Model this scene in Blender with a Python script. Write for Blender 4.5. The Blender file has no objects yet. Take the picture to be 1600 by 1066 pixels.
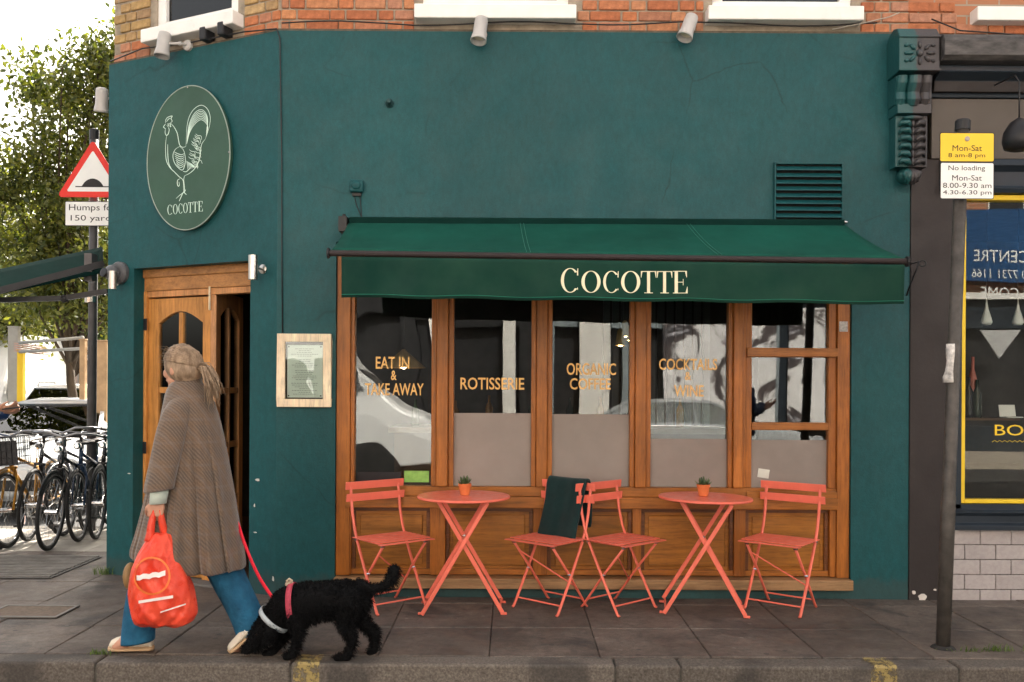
import bpy, bmesh, math, random
import numpy as np
from mathutils import Matrix, Vector, Euler
random.seed(7)
RNG = np.random.default_rng(7)
scene = bpy.context.scene
COL = scene.collection
R = math.radians
# ------------------------------------------------------------------ camera
FPX, HCAM, ROLL, YH = 1400.0, 1.45, 0.0055, 605.0
cam_d = bpy.data.cameras.new('camera'); cam = bpy.data.objects.new('camera', cam_d); COL.objects.link(cam)
cam_d.sensor_width = 36; cam_d.lens = FPX / 1600 * 36; cam_d.shift_y = (YH - 533) / 1600
cam_d.clip_start = .05; cam_d.clip_end = 2000
cam.location = (0, 0, HCAM); cam.rotation_euler = (math.pi / 2, -ROLL, 0)
scene.camera = cam
# ------------------------------------------------------------------ light
SUN_EL, SUN_AZ = R(42), R(13)          # azimuth from +Y towards +X: the sun stands behind the building
world = bpy.data.worlds.new('World'); scene.world = world; world.use_nodes = True
wn = world.node_tree.nodes; wl = world.node_tree.links
sky = wn.new('ShaderNodeTexSky'); sky.sky_type = 'NISHITA'; sky.sun_disc = False
sky.sun_elevation = SUN_EL; sky.sun_rotation = SUN_AZ; sky.air_density = 1.0; sky.dust_density = 6.0; sky.ozone_density = .3
bg = wn['Background']; bg.inputs[1].default_value = 0.15
hsv = wn.new('ShaderNodeHueSaturation'); hsv.inputs['Saturation'].default_value = .38; wl.new(sky.outputs[0], hsv.inputs['Color'])   # hazy bright sky
tint = wn.new('ShaderNodeMix'); tint.data_type = 'RGBA'; tint.blend_type = 'MULTIPLY'; tint.inputs[0].default_value = 1; tint.inputs[7].default_value = (1, .955, .875, 1)
wl.new(hsv.outputs[0], tint.inputs[6]); wl.new(tint.outputs[2], bg.inputs[0])
sun_d = bpy.data.lights.new('sun', 'SUN'); sun_d.energy = 5.0; sun_d.angle = R(.55); sun_d.color = (1, .93, .82)
sun = bpy.data.objects.new('sun', sun_d); COL.objects.link(sun)
sv = Vector((math.sin(SUN_AZ) * math.cos(SUN_EL), math.cos(SUN_AZ) * math.cos(SUN_EL), math.sin(SUN_EL)))
sun.rotation_euler = sv.to_track_quat('Z', 'Y').to_euler(); sun.location = (6, 12, 14)
scene.view_settings.view_transform = 'Standard'; scene.view_settings.look = 'None'
scene.view_settings.exposure = 1.95; scene.view_settings.gamma = 1
scene.render.engine = 'CYCLES'
scene.cycles.max_bounces = 8; scene.cycles.transparent_max_bounces = 12

# ------------------------------------------------------------------ helpers
def P(px, py, Y):
    """point at depth Y seen at photo pixel (px, py)"""
    dx, dy = px - 800, py - 533
    ux, uy = dx + ROLL * dy, dy - ROLL * dx
    return Vector((ux / FPX * Y, Y, HCAM - (uy - (YH - 533)) / FPX * Y))
def G(px, py, z=0):
    """point on the level z seen at a photo pixel"""
    d = P(px, py, 1) - Vector((0, 0, HCAM))
    return Vector((0, 0, HCAM)) + d * ((z - HCAM) / d.z)

def tag(o, label=None, cat=None, group=None, kind=None):
    if label: o['label'] = label
    if cat: o['category'] = cat
    if group: o['group'] = group
    if kind: o['kind'] = kind
    return o
def empty(name, loc=(0, 0, 0), rz=0, label=None, cat=None, group=None, kind=None):
    o = bpy.data.objects.new(name, None); COL.objects.link(o); o.empty_display_size = .1
    o.location = loc; o.rotation_euler = (0, 0, rz)
    return tag(o, label, cat, group, kind)

class MB:
    def __init__(s, M=None): s.v = []; s.f = []; s.M = M
    def add(s, vs, fs):
        n = len(s.v)
        s.v += [tuple(s.M @ Vector(p)) for p in vs] if s.M else [tuple(p) for p in vs]
        s.f += [tuple(i + n for i in f) for f in fs]; return s
    def box(s, x0, x1, y0, y1, z0, z1):
        return s.add([(x0,y0,z0),(x1,y0,z0),(x1,y1,z0),(x0,y1,z0),(x0,y0,z1),(x1,y0,z1),(x1,y1,z1),(x0,y1,z1)],
                     [(0,3,2,1),(4,5,6,7),(0,1,5,4),(1,2,6,5),(2,3,7,6),(3,0,4,7)])
    def obox(s, c, size, rot=None):
        a, b, d = [k / 2 for k in size]; m = rot or Matrix.Identity(3); c = Vector(c)
        vs = [c + m @ Vector((x, y, z)) for z in (-d, d) for x, y in ((-a,-b),(a,-b),(a,b),(-a,b))]
        return s.add(vs, [(0,3,2,1),(4,5,6,7),(0,1,5,4),(1,2,6,5),(2,3,7,6),(3,0,4,7)])
    def bar(s, p, q, w, h, up=(0, 0, 1)):
        p, q = Vector(p), Vector(q); t = (q - p).normalized(); up = Vector(up)
        a = t.cross(up)
        if a.length < 1e-4: a = t.cross(Vector((1, 0, 0)))
        a.normalize(); b = a.cross(t).normalized()
        vs = []
        for c in (p, q):
            for i, j in ((-1,-1),(1,-1),(1,1),(-1,1)): vs.append(c + a * (i * w / 2) + b * (j * h / 2))
        return s.add(vs, [(0,1,2,3),(4,7,6,5),(0,4,5,1),(1,5,6,2),(2,6,7,3),(3,7,4,0)])
    def tube(s, pts, r, n=8, flat=1.0, up=(0, 0, 1), dome=False, closed=False):
        pts = [Vector(p) for p in pts]; m = len(pts)
        rs = list(r) if hasattr(r, '__len__') else [r] * m
        if dome:
            t0 = (pts[0] - pts[1]).normalized(); t1 = (pts[-1] - pts[-2]).normalized(); r0, r1 = rs[0], rs[-1]
            pre = [(pts[0] + t0 * r0 * math.sin(a), r0 * math.cos(a)) for a in (R(84), R(60), R(30))]
            post = [(pts[-1] + t1 * r1 * math.sin(a), r1 * math.cos(a)) for a in (R(30), R(60), R(84))]
            pts = [p for p, _ in pre] + pts + [p for p, _ in post]; rs = [x for _, x in pre] + rs + [x for _, x in post]; m = len(pts)
        vs = []; prev = None
        for i in range(m):
            if closed: t = pts[(i + 1) % m] - pts[i - 1]
            else: t = pts[min(i + 1, m - 1)] - pts[max(i - 1, 0)]
            t.normalize()
            a = t.cross(Vector(up)) if prev is None else prev - t * prev.dot(t)
            if a.length < 1e-4: a = t.cross(Vector((1, .1, 0)))
            a.normalize(); prev = a; b = t.cross(a)
            for k in range(n):
                w = 2 * math.pi * k / n
                vs.append(pts[i] + a * (math.cos(w) * rs[i]) + b * (math.sin(w) * rs[i] * flat))
        fs = []
        for i in range(m if closed else m - 1):
            j = (i + 1) % m
            for k in range(n): fs.append((i*n+k, i*n+(k+1)%n, j*n+(k+1)%n, j*n+k))
        if not closed: fs += [tuple(range(n))[::-1], tuple(range((m-1)*n, m*n))]
        return s.add(vs, fs)
    def lathe(s, prof, n=20, c=(0, 0, 0), rot=None):
        c = Vector(c); m = len(prof); vs = []
        for r, z in prof:
            for k in range(n):
                w = 2 * math.pi * k / n; p = Vector((r * math.cos(w), r * math.sin(w), z))
                vs.append(c + (rot @ p if rot else p))
        fs = [(i*n+k, i*n+(k+1)%n, (i+1)*n+(k+1)%n, (i+1)*n+k) for i in range(m-1) for k in range(n)]
        fs += [tuple(range(n))[::-1], tuple(range((m-1)*n, m*n))]
        return s.add(vs, fs)
    def ell(s, c, r, rot=None, nu=14, nv=9):
        prof = []
        for i in range(nv):
            a = -math.pi / 2 + math.pi * (i + .12) / (nv - 1 + .24)
            prof.append((math.cos(a), math.sin(a)))
        n0 = len(s.v); M, s.M = s.M, None
        s.lathe(prof, nu); s.M = M; c = Vector(c); r = Vector(r)
        for i in range(n0, len(s.v)):
            p = Vector(s.v[i]); p = Vector((p.x*r.x, p.y*r.y, p.z*r.z)); p = c + (rot @ p if rot else p)
            s.v[i] = tuple(M @ p) if M else tuple(p)
        return s
    def prism(s, poly, y0, y1):
        """polygon in local x,z pushed from y0 to y1"""
        n = len(poly); vs = [(x, y0, z) for x, z in poly] + [(x, y1, z) for x, z in poly]
        fs = [tuple(range(n)), tuple(range(n, 2*n))[::-1]] + [(i, i+n, (i+1)%n+n, (i+1)%n) for i in range(n)]
        return s.add(vs, fs)
    def sheet(s, grid):
        m, n = len(grid), len(grid[0])
        return s.add([p for r in grid for p in r], [(i*n+k, i*n+k+1, (i+1)*n+k+1, (i+1)*n+k) for i in range(m-1) for k in range(n-1)])
    def loft(s, rings, caps=True):
        m, n = len(rings), len(rings[0])
        fs = [(i*n+k, i*n+(k+1)%n, (i+1)*n+(k+1)%n, (i+1)*n+k) for i in range(m-1) for k in range(n)]
        if caps: fs += [tuple(range(n))[::-1], tuple(range((m-1)*n, m*n))]
        return s.add([p for r in rings for p in r], fs)
    def wall(s, x0, x1, z0, z1, holes, y0, y1):
        """slab x0..x1, z0..z1 from y0 (outside) to y1 with rectangular openings and their reveals"""
        xs = sorted({x0, x1, *[v for h in holes for v in h[:2]]}); zs = sorted({z0, z1, *[v for h in holes for v in h[2:]]})
        xs = [x for x in xs if x0 <= x <= x1]; zs = [z for z in zs if z0 <= z <= z1]
        solid = lambda i, j: 0 <= i < len(xs)-1 and 0 <= j < len(zs)-1 and not any(
            h[0] <= (xs[i]+xs[i+1])/2 <= h[1] and h[2] <= (zs[j]+zs[j+1])/2 <= h[3] for h in holes)
        for i in range(len(xs)-1):
            for j in range(len(zs)-1):
                if not solid(i, j): continue
                a, b, c, d = xs[i], xs[i+1], zs[j], zs[j+1]
                s.add([(a,y0,c),(b,y0,c),(b,y0,d),(a,y0,d)], [(0,1,2,3)])
                s.add([(a,y1,c),(b,y1,c),(b,y1,d),(a,y1,d)], [(3,2,1,0)])
                if not solid(i-1, j): s.add([(a,y0,c),(a,y0,d),(a,y1,d),(a,y1,c)], [(0,1,2,3)])
                if not solid(i+1, j): s.add([(b,y0,c),(b,y1,c),(b,y1,d),(b,y0,d)], [(0,1,2,3)])
                if not solid(i, j-1): s.add([(a,y0,c),(a,y1,c),(b,y1,c),(b,y0,c)], [(0,1,2,3)])
                if not solid(i, j+1): s.add([(a,y0,d),(b,y0,d),(b,y1,d),(a,y1,d)], [(0,1,2,3)])
        return s
    def build(s, name, mat, parent=None, world=True, smooth=False, bevel=0, weld=False, seg=2, keep=False, solid=0, label=None, cat=None, group=None, kind=None):
        me = bpy.data.meshes.new(name); off = Vector((0, 0, 0)); vs = s.v
        if parent is None and not keep:
            a = np.array(vs); off = Vector(((a[:,0].min()+a[:,0].max())/2, (a[:,1].min()+a[:,1].max())/2, a[:,2].min()))
            vs = [(p[0]-off.x, p[1]-off.y, p[2]-off.z) for p in vs]
        me.from_pydata(vs, [], s.f)
        if weld or bevel:
            bm = bmesh.new(); bm.from_mesh(me); bmesh.ops.remove_doubles(bm, verts=bm.verts, dist=1e-5)
            bmesh.ops.recalc_face_normals(bm, faces=bm.faces); bm.to_mesh(me); bm.free()
        me.update()
        return link(name, me, mat, parent, world, smooth, bevel, seg, off, solid, label, cat, group, kind)

def link(name, me, mat, parent=None, world=True, smooth=False, bevel=0, seg=2, off=None, solid=0, label=None, cat=None, group=None, kind=None):
    o = bpy.data.objects.new(name, me); COL.objects.link(o)
    if mat is not None and not me.materials: me.materials.append(mat)
    if smooth: me.polygons.foreach_set('use_smooth', [True] * len(me.polygons))
    if off is not None: o.location = off
    if parent is not None:
        o.parent = parent
        if world and parent.type == 'EMPTY' and parent.parent is None: o.matrix_parent_inverse = parent.matrix_basis.inverted()
    if solid:
        m = o.modifiers.new('solid', 'SOLIDIFY'); m.thickness = solid; m.offset = 0
    if bevel:
        m = o.modifiers.new('bevel', 'BEVEL'); m.width = bevel; m.segments = seg; m.limit_method = 'ANGLE'; m.angle_limit = R(40)
    return tag(o, label, cat, group, kind)

def remeshed(mb, voxel, it=4, name='m', fac=.5):
    me = bpy.data.meshes.new(name); me.from_pydata(mb.v, [], mb.f)
    bm = bmesh.new(); bm.from_mesh(me); bmesh.ops.recalc_face_normals(bm, faces=bm.faces); bm.to_mesh(me); bm.free()
    o = bpy.data.objects.new(name, me); COL.objects.link(o)
    m = o.modifiers.new('r', 'REMESH'); m.mode = 'VOXEL'; m.voxel_size = voxel; m.use_smooth_shade = True
    m = o.modifiers.new('s', 'SMOOTH'); m.iterations = it; m.factor = fac
    dg = bpy.context.evaluated_depsgraph_get(); dg.update()
    out = bpy.data.meshes.new_from_object(o.evaluated_get(dg))
    bpy.data.objects.remove(o); bpy.data.meshes.remove(me); out.name = name
    out.polygons.foreach_set('use_smooth', [True] * len(out.polygons))
    return out

_tc = {}
def text_geo(sx, res=3, offset=0.0, align='CENTER', space=1.0):
    key = (sx, res, offset, align, space)
    if key in _tc: return _tc[key]
    cu = bpy.data.curves.new('t', 'FONT'); cu.body = sx; cu.resolution_u = res; cu.offset = offset; cu.align_x = align; cu.space_character = space
    o = bpy.data.objects.new('t', cu); COL.objects.link(o)
    dg = bpy.context.evaluated_depsgraph_get(); dg.update()
    me = bpy.data.meshes.new_from_object(o.evaluated_get(dg))
    v = np.array([p.co[:] for p in me.vertices]); f = [tuple(p.vertices) for p in me.polygons]
    bpy.data.objects.remove(o); bpy.data.curves.remove(cu); bpy.data.meshes.remove(me)
    v[:, 0] -= v[:, 0].min(); v[:, 1] -= v[:, 1].min(); v[:, 0] /= v[:, 0].max(); v[:, 1] /= v[:, 1].max()
    _tc[key] = (v, f); return v, f
def put_text(mb, sx, x0, x1, z0, z1, y, **k):
    v, f = text_geo(sx, **k)
    mb.add([(x0 + (x1 - x0) * p[0], y, z0 + (z1 - z0) * p[1]) for p in v], f); return mb

# ------------------------------------------------------------------ materials
def nodes(name):
    m = bpy.data.materials.new(name); m.use_nodes = True
    return m, m.node_tree.nodes, m.node_tree.links, m.node_tree.nodes['Principled BSDF']
def N(n, t, **k):
    q = n.new(t)
    for a, b in k.items(): setattr(q, a, b)
    return q
def coords(n, l, scale=(1, 1, 1), rot=(0, 0, 0), src='Object'):
    tc = N(n, 'ShaderNodeTexCoord'); mp = N(n, 'ShaderNodeMapping'); mp.inputs['Scale'].default_value = scale; mp.inputs['Rotation'].default_value = rot
    l.new(tc.outputs[src], mp.inputs[0]); return mp.outputs[0]
def noise(n, l, vec, sc, det=4, rough=.55, dist=0):
    q = N(n, 'ShaderNodeTexNoise'); q.inputs['Scale'].default_value = sc; q.inputs['Detail'].default_value = det
    q.inputs['Roughness'].default_value = rough; q.inputs['Distortion'].default_value = dist; l.new(vec, q.inputs['Vector']); return q.outputs['Fac']
def ramp(n, l, f, stops):
    q = N(n, 'ShaderNodeValToRGB'); e = q.color_ramp.elements
    while len(e) < len(stops): e.new(.5)
    for k, (p, c) in enumerate(stops):
        e[k].position = p; e[k].color = (*c, 1) if hasattr(c, '__len__') else (c, c, c, 1)
    l.new(f, q.inputs[0]); return q.outputs[0]
def mixc(n, l, f, a, b, mode='MIX'):
    q = N(n, 'ShaderNodeMix', data_type='RGBA', blend_type=mode)
    for s_, v in ((q.inputs[0], f), (q.inputs[6], a), (q.inputs[7], b)):
        if hasattr(v, 'is_output'): l.new(v, s_)
        elif hasattr(v, '__len__'): s_.default_value = (*v, 1)
        else: s_.default_value = v
    return q.outputs[2]
def math_(n, l, op, a, b=0, clamp=False):
    q = N(n, 'ShaderNodeMath', operation=op, use_clamp=clamp)
    for s_, v in ((q.inputs[0], a), (q.inputs[1], b)):
        if hasattr(v, 'is_output'): l.new(v, s_)
        else: s_.default_value = v
    return q.outputs[0]
def bump(n, l, b, h, strength=.3, dist=.002, prev=None):
    q = N(n, 'ShaderNodeBump'); q.inputs['Strength'].default_value = strength; q.inputs['Distance'].default_value = dist
    l.new(h, q.inputs['Height'])
    if prev is not None: l.new(prev, q.inputs['Normal'])
    if b is not None: l.new(q.outputs[0], b.inputs['Normal'])
    return q.outputs[0]
def jitter(n, l, c, amt):
    oi = N(n, 'ShaderNodeObjectInfo'); mr = N(n, 'ShaderNodeMapRange'); mr.inputs[3].default_value = 1 - amt; mr.inputs[4].default_value = 1 + amt
    l.new(oi.outputs['Random'], mr.inputs[0]); hs = N(n, 'ShaderNodeHueSaturation'); l.new(mr.outputs[0], hs.inputs['Value']); l.new(c, hs.inputs['Color']) if hasattr(c, 'is_output') else setattr(hs.inputs['Color'], 'default_value', (*c, 1))
    return hs.outputs[0]
def mat(name, col, rough=.6, metal=0, var=.15, vs=6, bmp=.15, bs=120, stretch=(1, 1, 1), coat=0, rnd=0, col2=None, bd=.001, sheen=0, spec=.3):
    m, n, l, b = nodes(name); vec = coords(n, l, stretch)
    f = noise(n, l, vec, vs, 6, .6)
    lo = tuple(c * (1 - var) for c in col); hi = col2 or tuple(min(1, c * (1 + var)) for c in col)
    c = ramp(n, l, f, [(.3, lo), (.7, hi)])
    if rnd: c = jitter(n, l, c, rnd)
    l.new(c, b.inputs['Base Color']); b.inputs['Roughness'].default_value = rough; b.inputs['Metallic'].default_value = metal
    b.inputs['Coat Weight'].default_value = coat; b.inputs['Coat Roughness'].default_value = .12; b.inputs['Sheen Weight'].default_value = sheen
    b.inputs['Specular IOR Level'].default_value = spec
    r = ramp(n, l, noise(n, l, vec, vs * 3, 4), [(.3, max(0, rough - .1)), (.7, min(1, rough + .1))]); l.new(r, b.inputs['Roughness'])
    if bmp: bump(n, l, b, noise(n, l, vec, bs, 5), bmp, bd)
    return m
def emit(name, col, st):
    m, n, l, b = nodes(name); b.inputs['Emission Color'].default_value = (*col, 1); b.inputs['Emission Strength'].default_value = st
    b.inputs['Base Color'].default_value = (*col, 1); return m

def N_col(n, l, v, sc):
    q = N(n, 'ShaderNodeTexNoise'); q.inputs['Scale'].default_value = sc; q.inputs['Detail'].default_value = 6; l.new(v, q.inputs['Vector']); return q.outputs['Color']
def mk_green(name, col, flaky=True):
    m, n, l, b = nodes(name); v = coords(n, l)
    c = ramp(n, l, noise(n, l, v, .9, 6, .6), [(.3, tuple(x * .86 for x in col)), (.7, tuple(x * 1.14 for x in col))])
    vs = coords(n, l, (3.2, 3.2, .35)); st = ramp(n, l, noise(n, l, vs, 1.6, 5, .7), [(.5, 0), (.78, 1)])
    c = mixc(n, l, math_(n, l, 'MULTIPLY', st, .22), c, (.018, .065, .062))
    # pale scuffs
    sc = ramp(n, l, noise(n, l, coords(n, l, (1, 1, 1.6)), 9, 8, .75), [(.72, 0), (.76, 1)]); c = mixc(n, l, math_(n, l, 'MULTIPLY', sc, .10), c, (.10, .17, .16))
    c = mixc(n, l, 1.0, c, ramp(n, l, noise(n, l, coords(n, l, (1, 1, .5)), 26, 7, .75), [(.3, .82), (.7, 1.2)]), 'MULTIPLY')
    c = mixc(n, l, 1.0, c, ramp(n, l, noise(n, l, v, 150, 3, .8), [(.3, .85), (.7, 1.18)]), 'MULTIPLY')
    vo = N(n, 'ShaderNodeTexVoronoi', feature='DISTANCE_TO_EDGE'); vo.inputs['Scale'].default_value = .9; l.new(mixc(n, l, .12, v, N_col(n, l, v, 3)), vo.inputs['Vector'])
    ck = math_(n, l, 'MULTIPLY', ramp(n, l, vo.outputs['Distance'], [(.002, 1), (.005, 0)]), ramp(n, l, noise(n, l, v, 1.3, 3), [(.5, 0), (.6, 1)])); c = mixc(n, l, math_(n, l, 'MULTIPLY', ck, .5), c, (.002, .02, .022))
    # splash dirt close to the pavement
    tc = N(n, 'ShaderNodeTexCoord'); sp = N(n, 'ShaderNodeSeparateXYZ'); l.new(tc.outputs['Object'], sp.inputs[0])
    zz = math_(n, l, 'ADD', sp.outputs[2], math_(n, l, 'MULTIPLY', noise(n, l, v, 14, 6, .7), -.22))
    d = ramp(n, l, zz, [(0.0, 1), (.05, 0)]); c = mixc(n, l, math_(n, l, 'MULTIPLY', d, .35), c, (.05, .05, .042))
    l.new(c, b.inputs['Base Color'])
    l.new(ramp(n, l, noise(n, l, v, 5, 5), [(.3, .45), (.7, .62)]), b.inputs['Roughness']); b.inputs['Specular IOR Level'].default_value = .3
    h1 = noise(n, l, v, 2.2, 3); h2 = noise(n, l, v, 130, 6, .7)
    p = bump(n, l, None, h1, .4, .02); p = bump(n, l, None, noise(n, l, v, 24, 5, .6), .35, .005, p); bump(n, l, b, h2, .45, .0025, p)
    return m
GREEN = mk_green('green_render_paint', (.004, .062, .068))
def mk_wood(name, col, horizontal=False, dark=.55):
    m, n, l, b = nodes(name); v = coords(n, l, (1.2, 1, 1) if horizontal else (1, 1, .08)) if not horizontal else coords(n, l, (.08, 1, 1))
    f = noise(n, l, v, 22, 8, .65, .6); g = noise(n, l, v, 90, 4, .6)
    c = ramp(n, l, f, [(.25, tuple(x * dark for x in col)), (.5, col), (.75, tuple(min(1, x * 1.35) for x in col))])
    c = mixc(n, l, math_(n, l, 'MULTIPLY', ramp(n, l, g, [(.5, 0), (.62, 1)]), .35), c, tuple(x * .35 for x in col))
    w = ramp(n, l, noise(n, l, coords(n, l), 2.5, 6, .7), [(.35, .78), (.7, 1.12)]); c = mixc(n, l, 1.0, c, w, 'MULTIPLY')
    c = jitter(n, l, c, .12)
    l.new(c, b.inputs['Base Color']); b.inputs['Roughness'].default_value = .42; b.inputs['Coat Weight'].default_value = .08; b.inputs['Coat Roughness'].default_value = .25; b.inputs['Specular IOR Level'].default_value = .3
    bump(n, l, b, f, .25, .0015); return m
WOODV = mk_wood('varnished_wood_upright', (.37, .118, .016)); WOODH = mk_wood('varnished_wood_level', (.35, .118, .018), True)
PANELW = mk_wood('panel_wood', (.35, .13, .018), True)
DOORW = mk_wood('door_wood', (.50, .22, .055)); DOORH = mk_wood('door_wood_level', (.40, .18, .055), True); DOORD = mk_wood('inner_door_wood', (.48, .22, .08))
PALEW = mk_wood('pale_frame_wood', (.88, .70, .48), False, .95)
def mk_brick(name, stops):
    m, n, l, b = nodes(name); oi = N(n, 'ShaderNodeObjectInfo'); c = ramp(n, l, oi.outputs['Random'], stops)
    v = coords(n, l); q = ramp(n, l, noise(n, l, v, 22, 7, .7), [(.3, .62), (.7, 1.25)]); c = mixc(n, l, 1.0, c, q, 'MULTIPLY')
    sp = ramp(n, l, noise(n, l, v, 60, 3), [(.66, 0), (.72, 1)]); c = mixc(n, l, math_(n, l, 'MULTIPLY', sp, .6), c, (.06, .035, .025))
    l.new(c, b.inputs['Base Color']); b.inputs['Roughness'].default_value = .88; bump(n, l, b, noise(n, l, v, 70, 7, .75), .7, .004); return m
BRICKR = mk_brick('red_brick', [(0, (.36, .115, .05)), (.35, (.46, .16, .065)), (.6, (.40, .19, .12)), (.85, (.50, .21, .09)), (1, (.30, .13, .08))])
BRICKY = mk_brick('yellow_stock_brick', [(0, (.34, .22, .09)), (.4, (.42, .27, .11)), (.7, (.30, .19, .10)), (1, (.45, .30, .14))])
MORTAR = mat('mortar', (.30, .25, .19), .95, var=.35, vs=9, bmp=.8, bs=60, bd=.004)
def mk_brickwall(name, c1, c2):
    m, n, l, b = nodes(name); t = N(n, 'ShaderNodeTexBrick'); tc = N(n, 'ShaderNodeTexCoord'); sp = N(n, 'ShaderNodeSeparateXYZ'); cb = N(n, 'ShaderNodeCombineXYZ')
    l.new(tc.outputs['Object'], sp.inputs[0]); l.new(sp.outputs[0], cb.inputs[0]); l.new(sp.outputs[2], cb.inputs[1]); l.new(cb.outputs[0], t.inputs['Vector'])
    t.inputs['Color1'].default_value = (*c1, 1); t.inputs['Color2'].default_value = (*c2, 1); t.inputs['Mortar'].default_value = (.3, .26, .2, 1)
    t.inputs['Scale'].default_value = 1; t.inputs['Brick Width'].default_value = .225; t.inputs['Row Height'].default_value = .075; t.inputs['Mortar Size'].default_value = .006
    l.new(t.outputs[0], b.inputs['Base Color']); b.inputs['Roughness'].default_value = .9; bump(n, l, b, t.outputs['Fac'], -.5, .004); return m
BRICKWALL = mk_brickwall('far_brickwork', (.40, .16, .08), (.33, .15, .08)); BRICKWALLY = mk_brickwall('far_stock_brickwork', (.36, .24, .11), (.30, .19, .1))
WHITE = mat('white_gloss_paint', (.80, .78, .74), .35, var=.06, vs=7, bmp=.15, bs=40, coat=.2)
WHITER = mat('white_render', (.62, .61, .60), .8, var=.08, vs=2, bmp=.4, bs=60)
CREAM = mat('cream_letter_paint', (.80, .74, .52), .6, var=.05, bmp=0)
MINT = mat('mint_letter_paint', (.62, .80, .70), .6, var=.05, bmp=0)
GOLD = mat('gold_window_lettering', (.62, .36, .12), .4, metal=.3, var=.1, bmp=0)
CORAL = mat('coral_powder_coat', (.80, .165, .108), .38, var=.08, vs=9, bmp=.06, bs=300, coat=.15)
SIGNG = mat('sign_green', (.035, .085, .058), .5, var=.12, vs=3, bmp=.05)
BLACK = mat('black_satin_metal', (.018, .018, .02), .42, var=.2, bmp=.1)
BLACKP = mat('black_plastic', (.02, .02, .022), .5, var=.2, bmp=.1)
STEEL = mat('brushed_steel', (.55, .52, .48), .3, metal=1, var=.1, bmp=.1, stretch=(1, 1, .1))
CHROME = mat('bright_metal', (.62, .62, .62), .18, metal=1, var=.1, bmp=0)
GREYL = mat('grey_lamp_paint', (.46, .44, .42), .45, var=.1, bmp=.1)
AWN = mat('awning_canvas', (.002, .066, .046), .8, var=.3, vs=1.6, bmp=.3, bs=400, col2=(.004, .085, .058), spec=.2)
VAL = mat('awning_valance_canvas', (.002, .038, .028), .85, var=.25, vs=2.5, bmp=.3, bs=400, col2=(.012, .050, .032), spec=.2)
AWND = mat('dark_awning_canvas', (.003, .022, .018), 1.0, spec=.1, var=.15, bmp=.3, bs=400)
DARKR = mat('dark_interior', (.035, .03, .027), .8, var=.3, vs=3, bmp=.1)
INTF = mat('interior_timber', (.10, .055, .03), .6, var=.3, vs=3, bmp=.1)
PIER = mat('dark_mauve_paint', (.028, .022, .021), .55, var=.25, vs=2.4, bmp=.5, bs=40, bd=.003)
TAUPE = mat('taupe_fascia_paint', (.09, .075, .062), .5, var=.06, vs=2, bmp=.1)
WEATH = mat('weathered_lead_cornice', (.035, .033, .034), .7, var=.4, vs=16, bmp=.7, bs=50, bd=.004, col2=(.13, .12, .115), stretch=(.35, 1, 1))
NAVY = mat('navy_shop_paint', (.018, .026, .036), .4, var=.15, bmp=.1)
YELL = mat('yellow_frame_paint', (.80, .55, .03), .45, var=.06, bmp=.1)
TILE = mat('glazed_tile', (.40, .36, .35), .28, var=.07, vs=12, bmp=.08, bs=30, rnd=.05, coat=.2)
GROUT = mat('dark_grout', (.14, .12, .11), .9)
def mk_glass(name, base=1.55, tint=(.93, .96, .95), wav=0, wsc=2.5, rough=0.0):
    m, n, l, b = nodes(name); n.remove(b); out = n['Material Output']
    tr = N(n, 'ShaderNodeBsdfTransparent'); tr.inputs[0].default_value = (*tint, 1); gl = N(n, 'ShaderNodeBsdfGlossy'); gl.inputs['Roughness'].default_value = rough
    fr = N(n, 'ShaderNodeFresnel'); fr.inputs[0].default_value = base; mx = N(n, 'ShaderNodeMixShader')
    if wav:
        q = bump(n, l, None, noise(n, l, coords(n, l), wsc, 2, .4), 1, wav); l.new(q, gl.inputs['Normal'])
    l.new(fr.outputs[0], mx.inputs[0]); l.new(tr.outputs[0], mx.inputs[1]); l.new(gl.outputs[0], mx.inputs[2]); l.new(mx.outputs[0], out.inputs[0]); return m
GLASS = mk_glass('window_glass', 1.55, wav=.0015, wsc=1.1); GLASSW = mk_glass('wavy_window_glass', 1.7, wav=.022, wsc=.9); CARGL = mk_glass('car_glass', 1.6, (.5, .56, .56))
FILM = mat('frosted_window_film', (.26, .218, .192), .5, var=.16, vs=1.8, bmp=.05)
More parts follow.
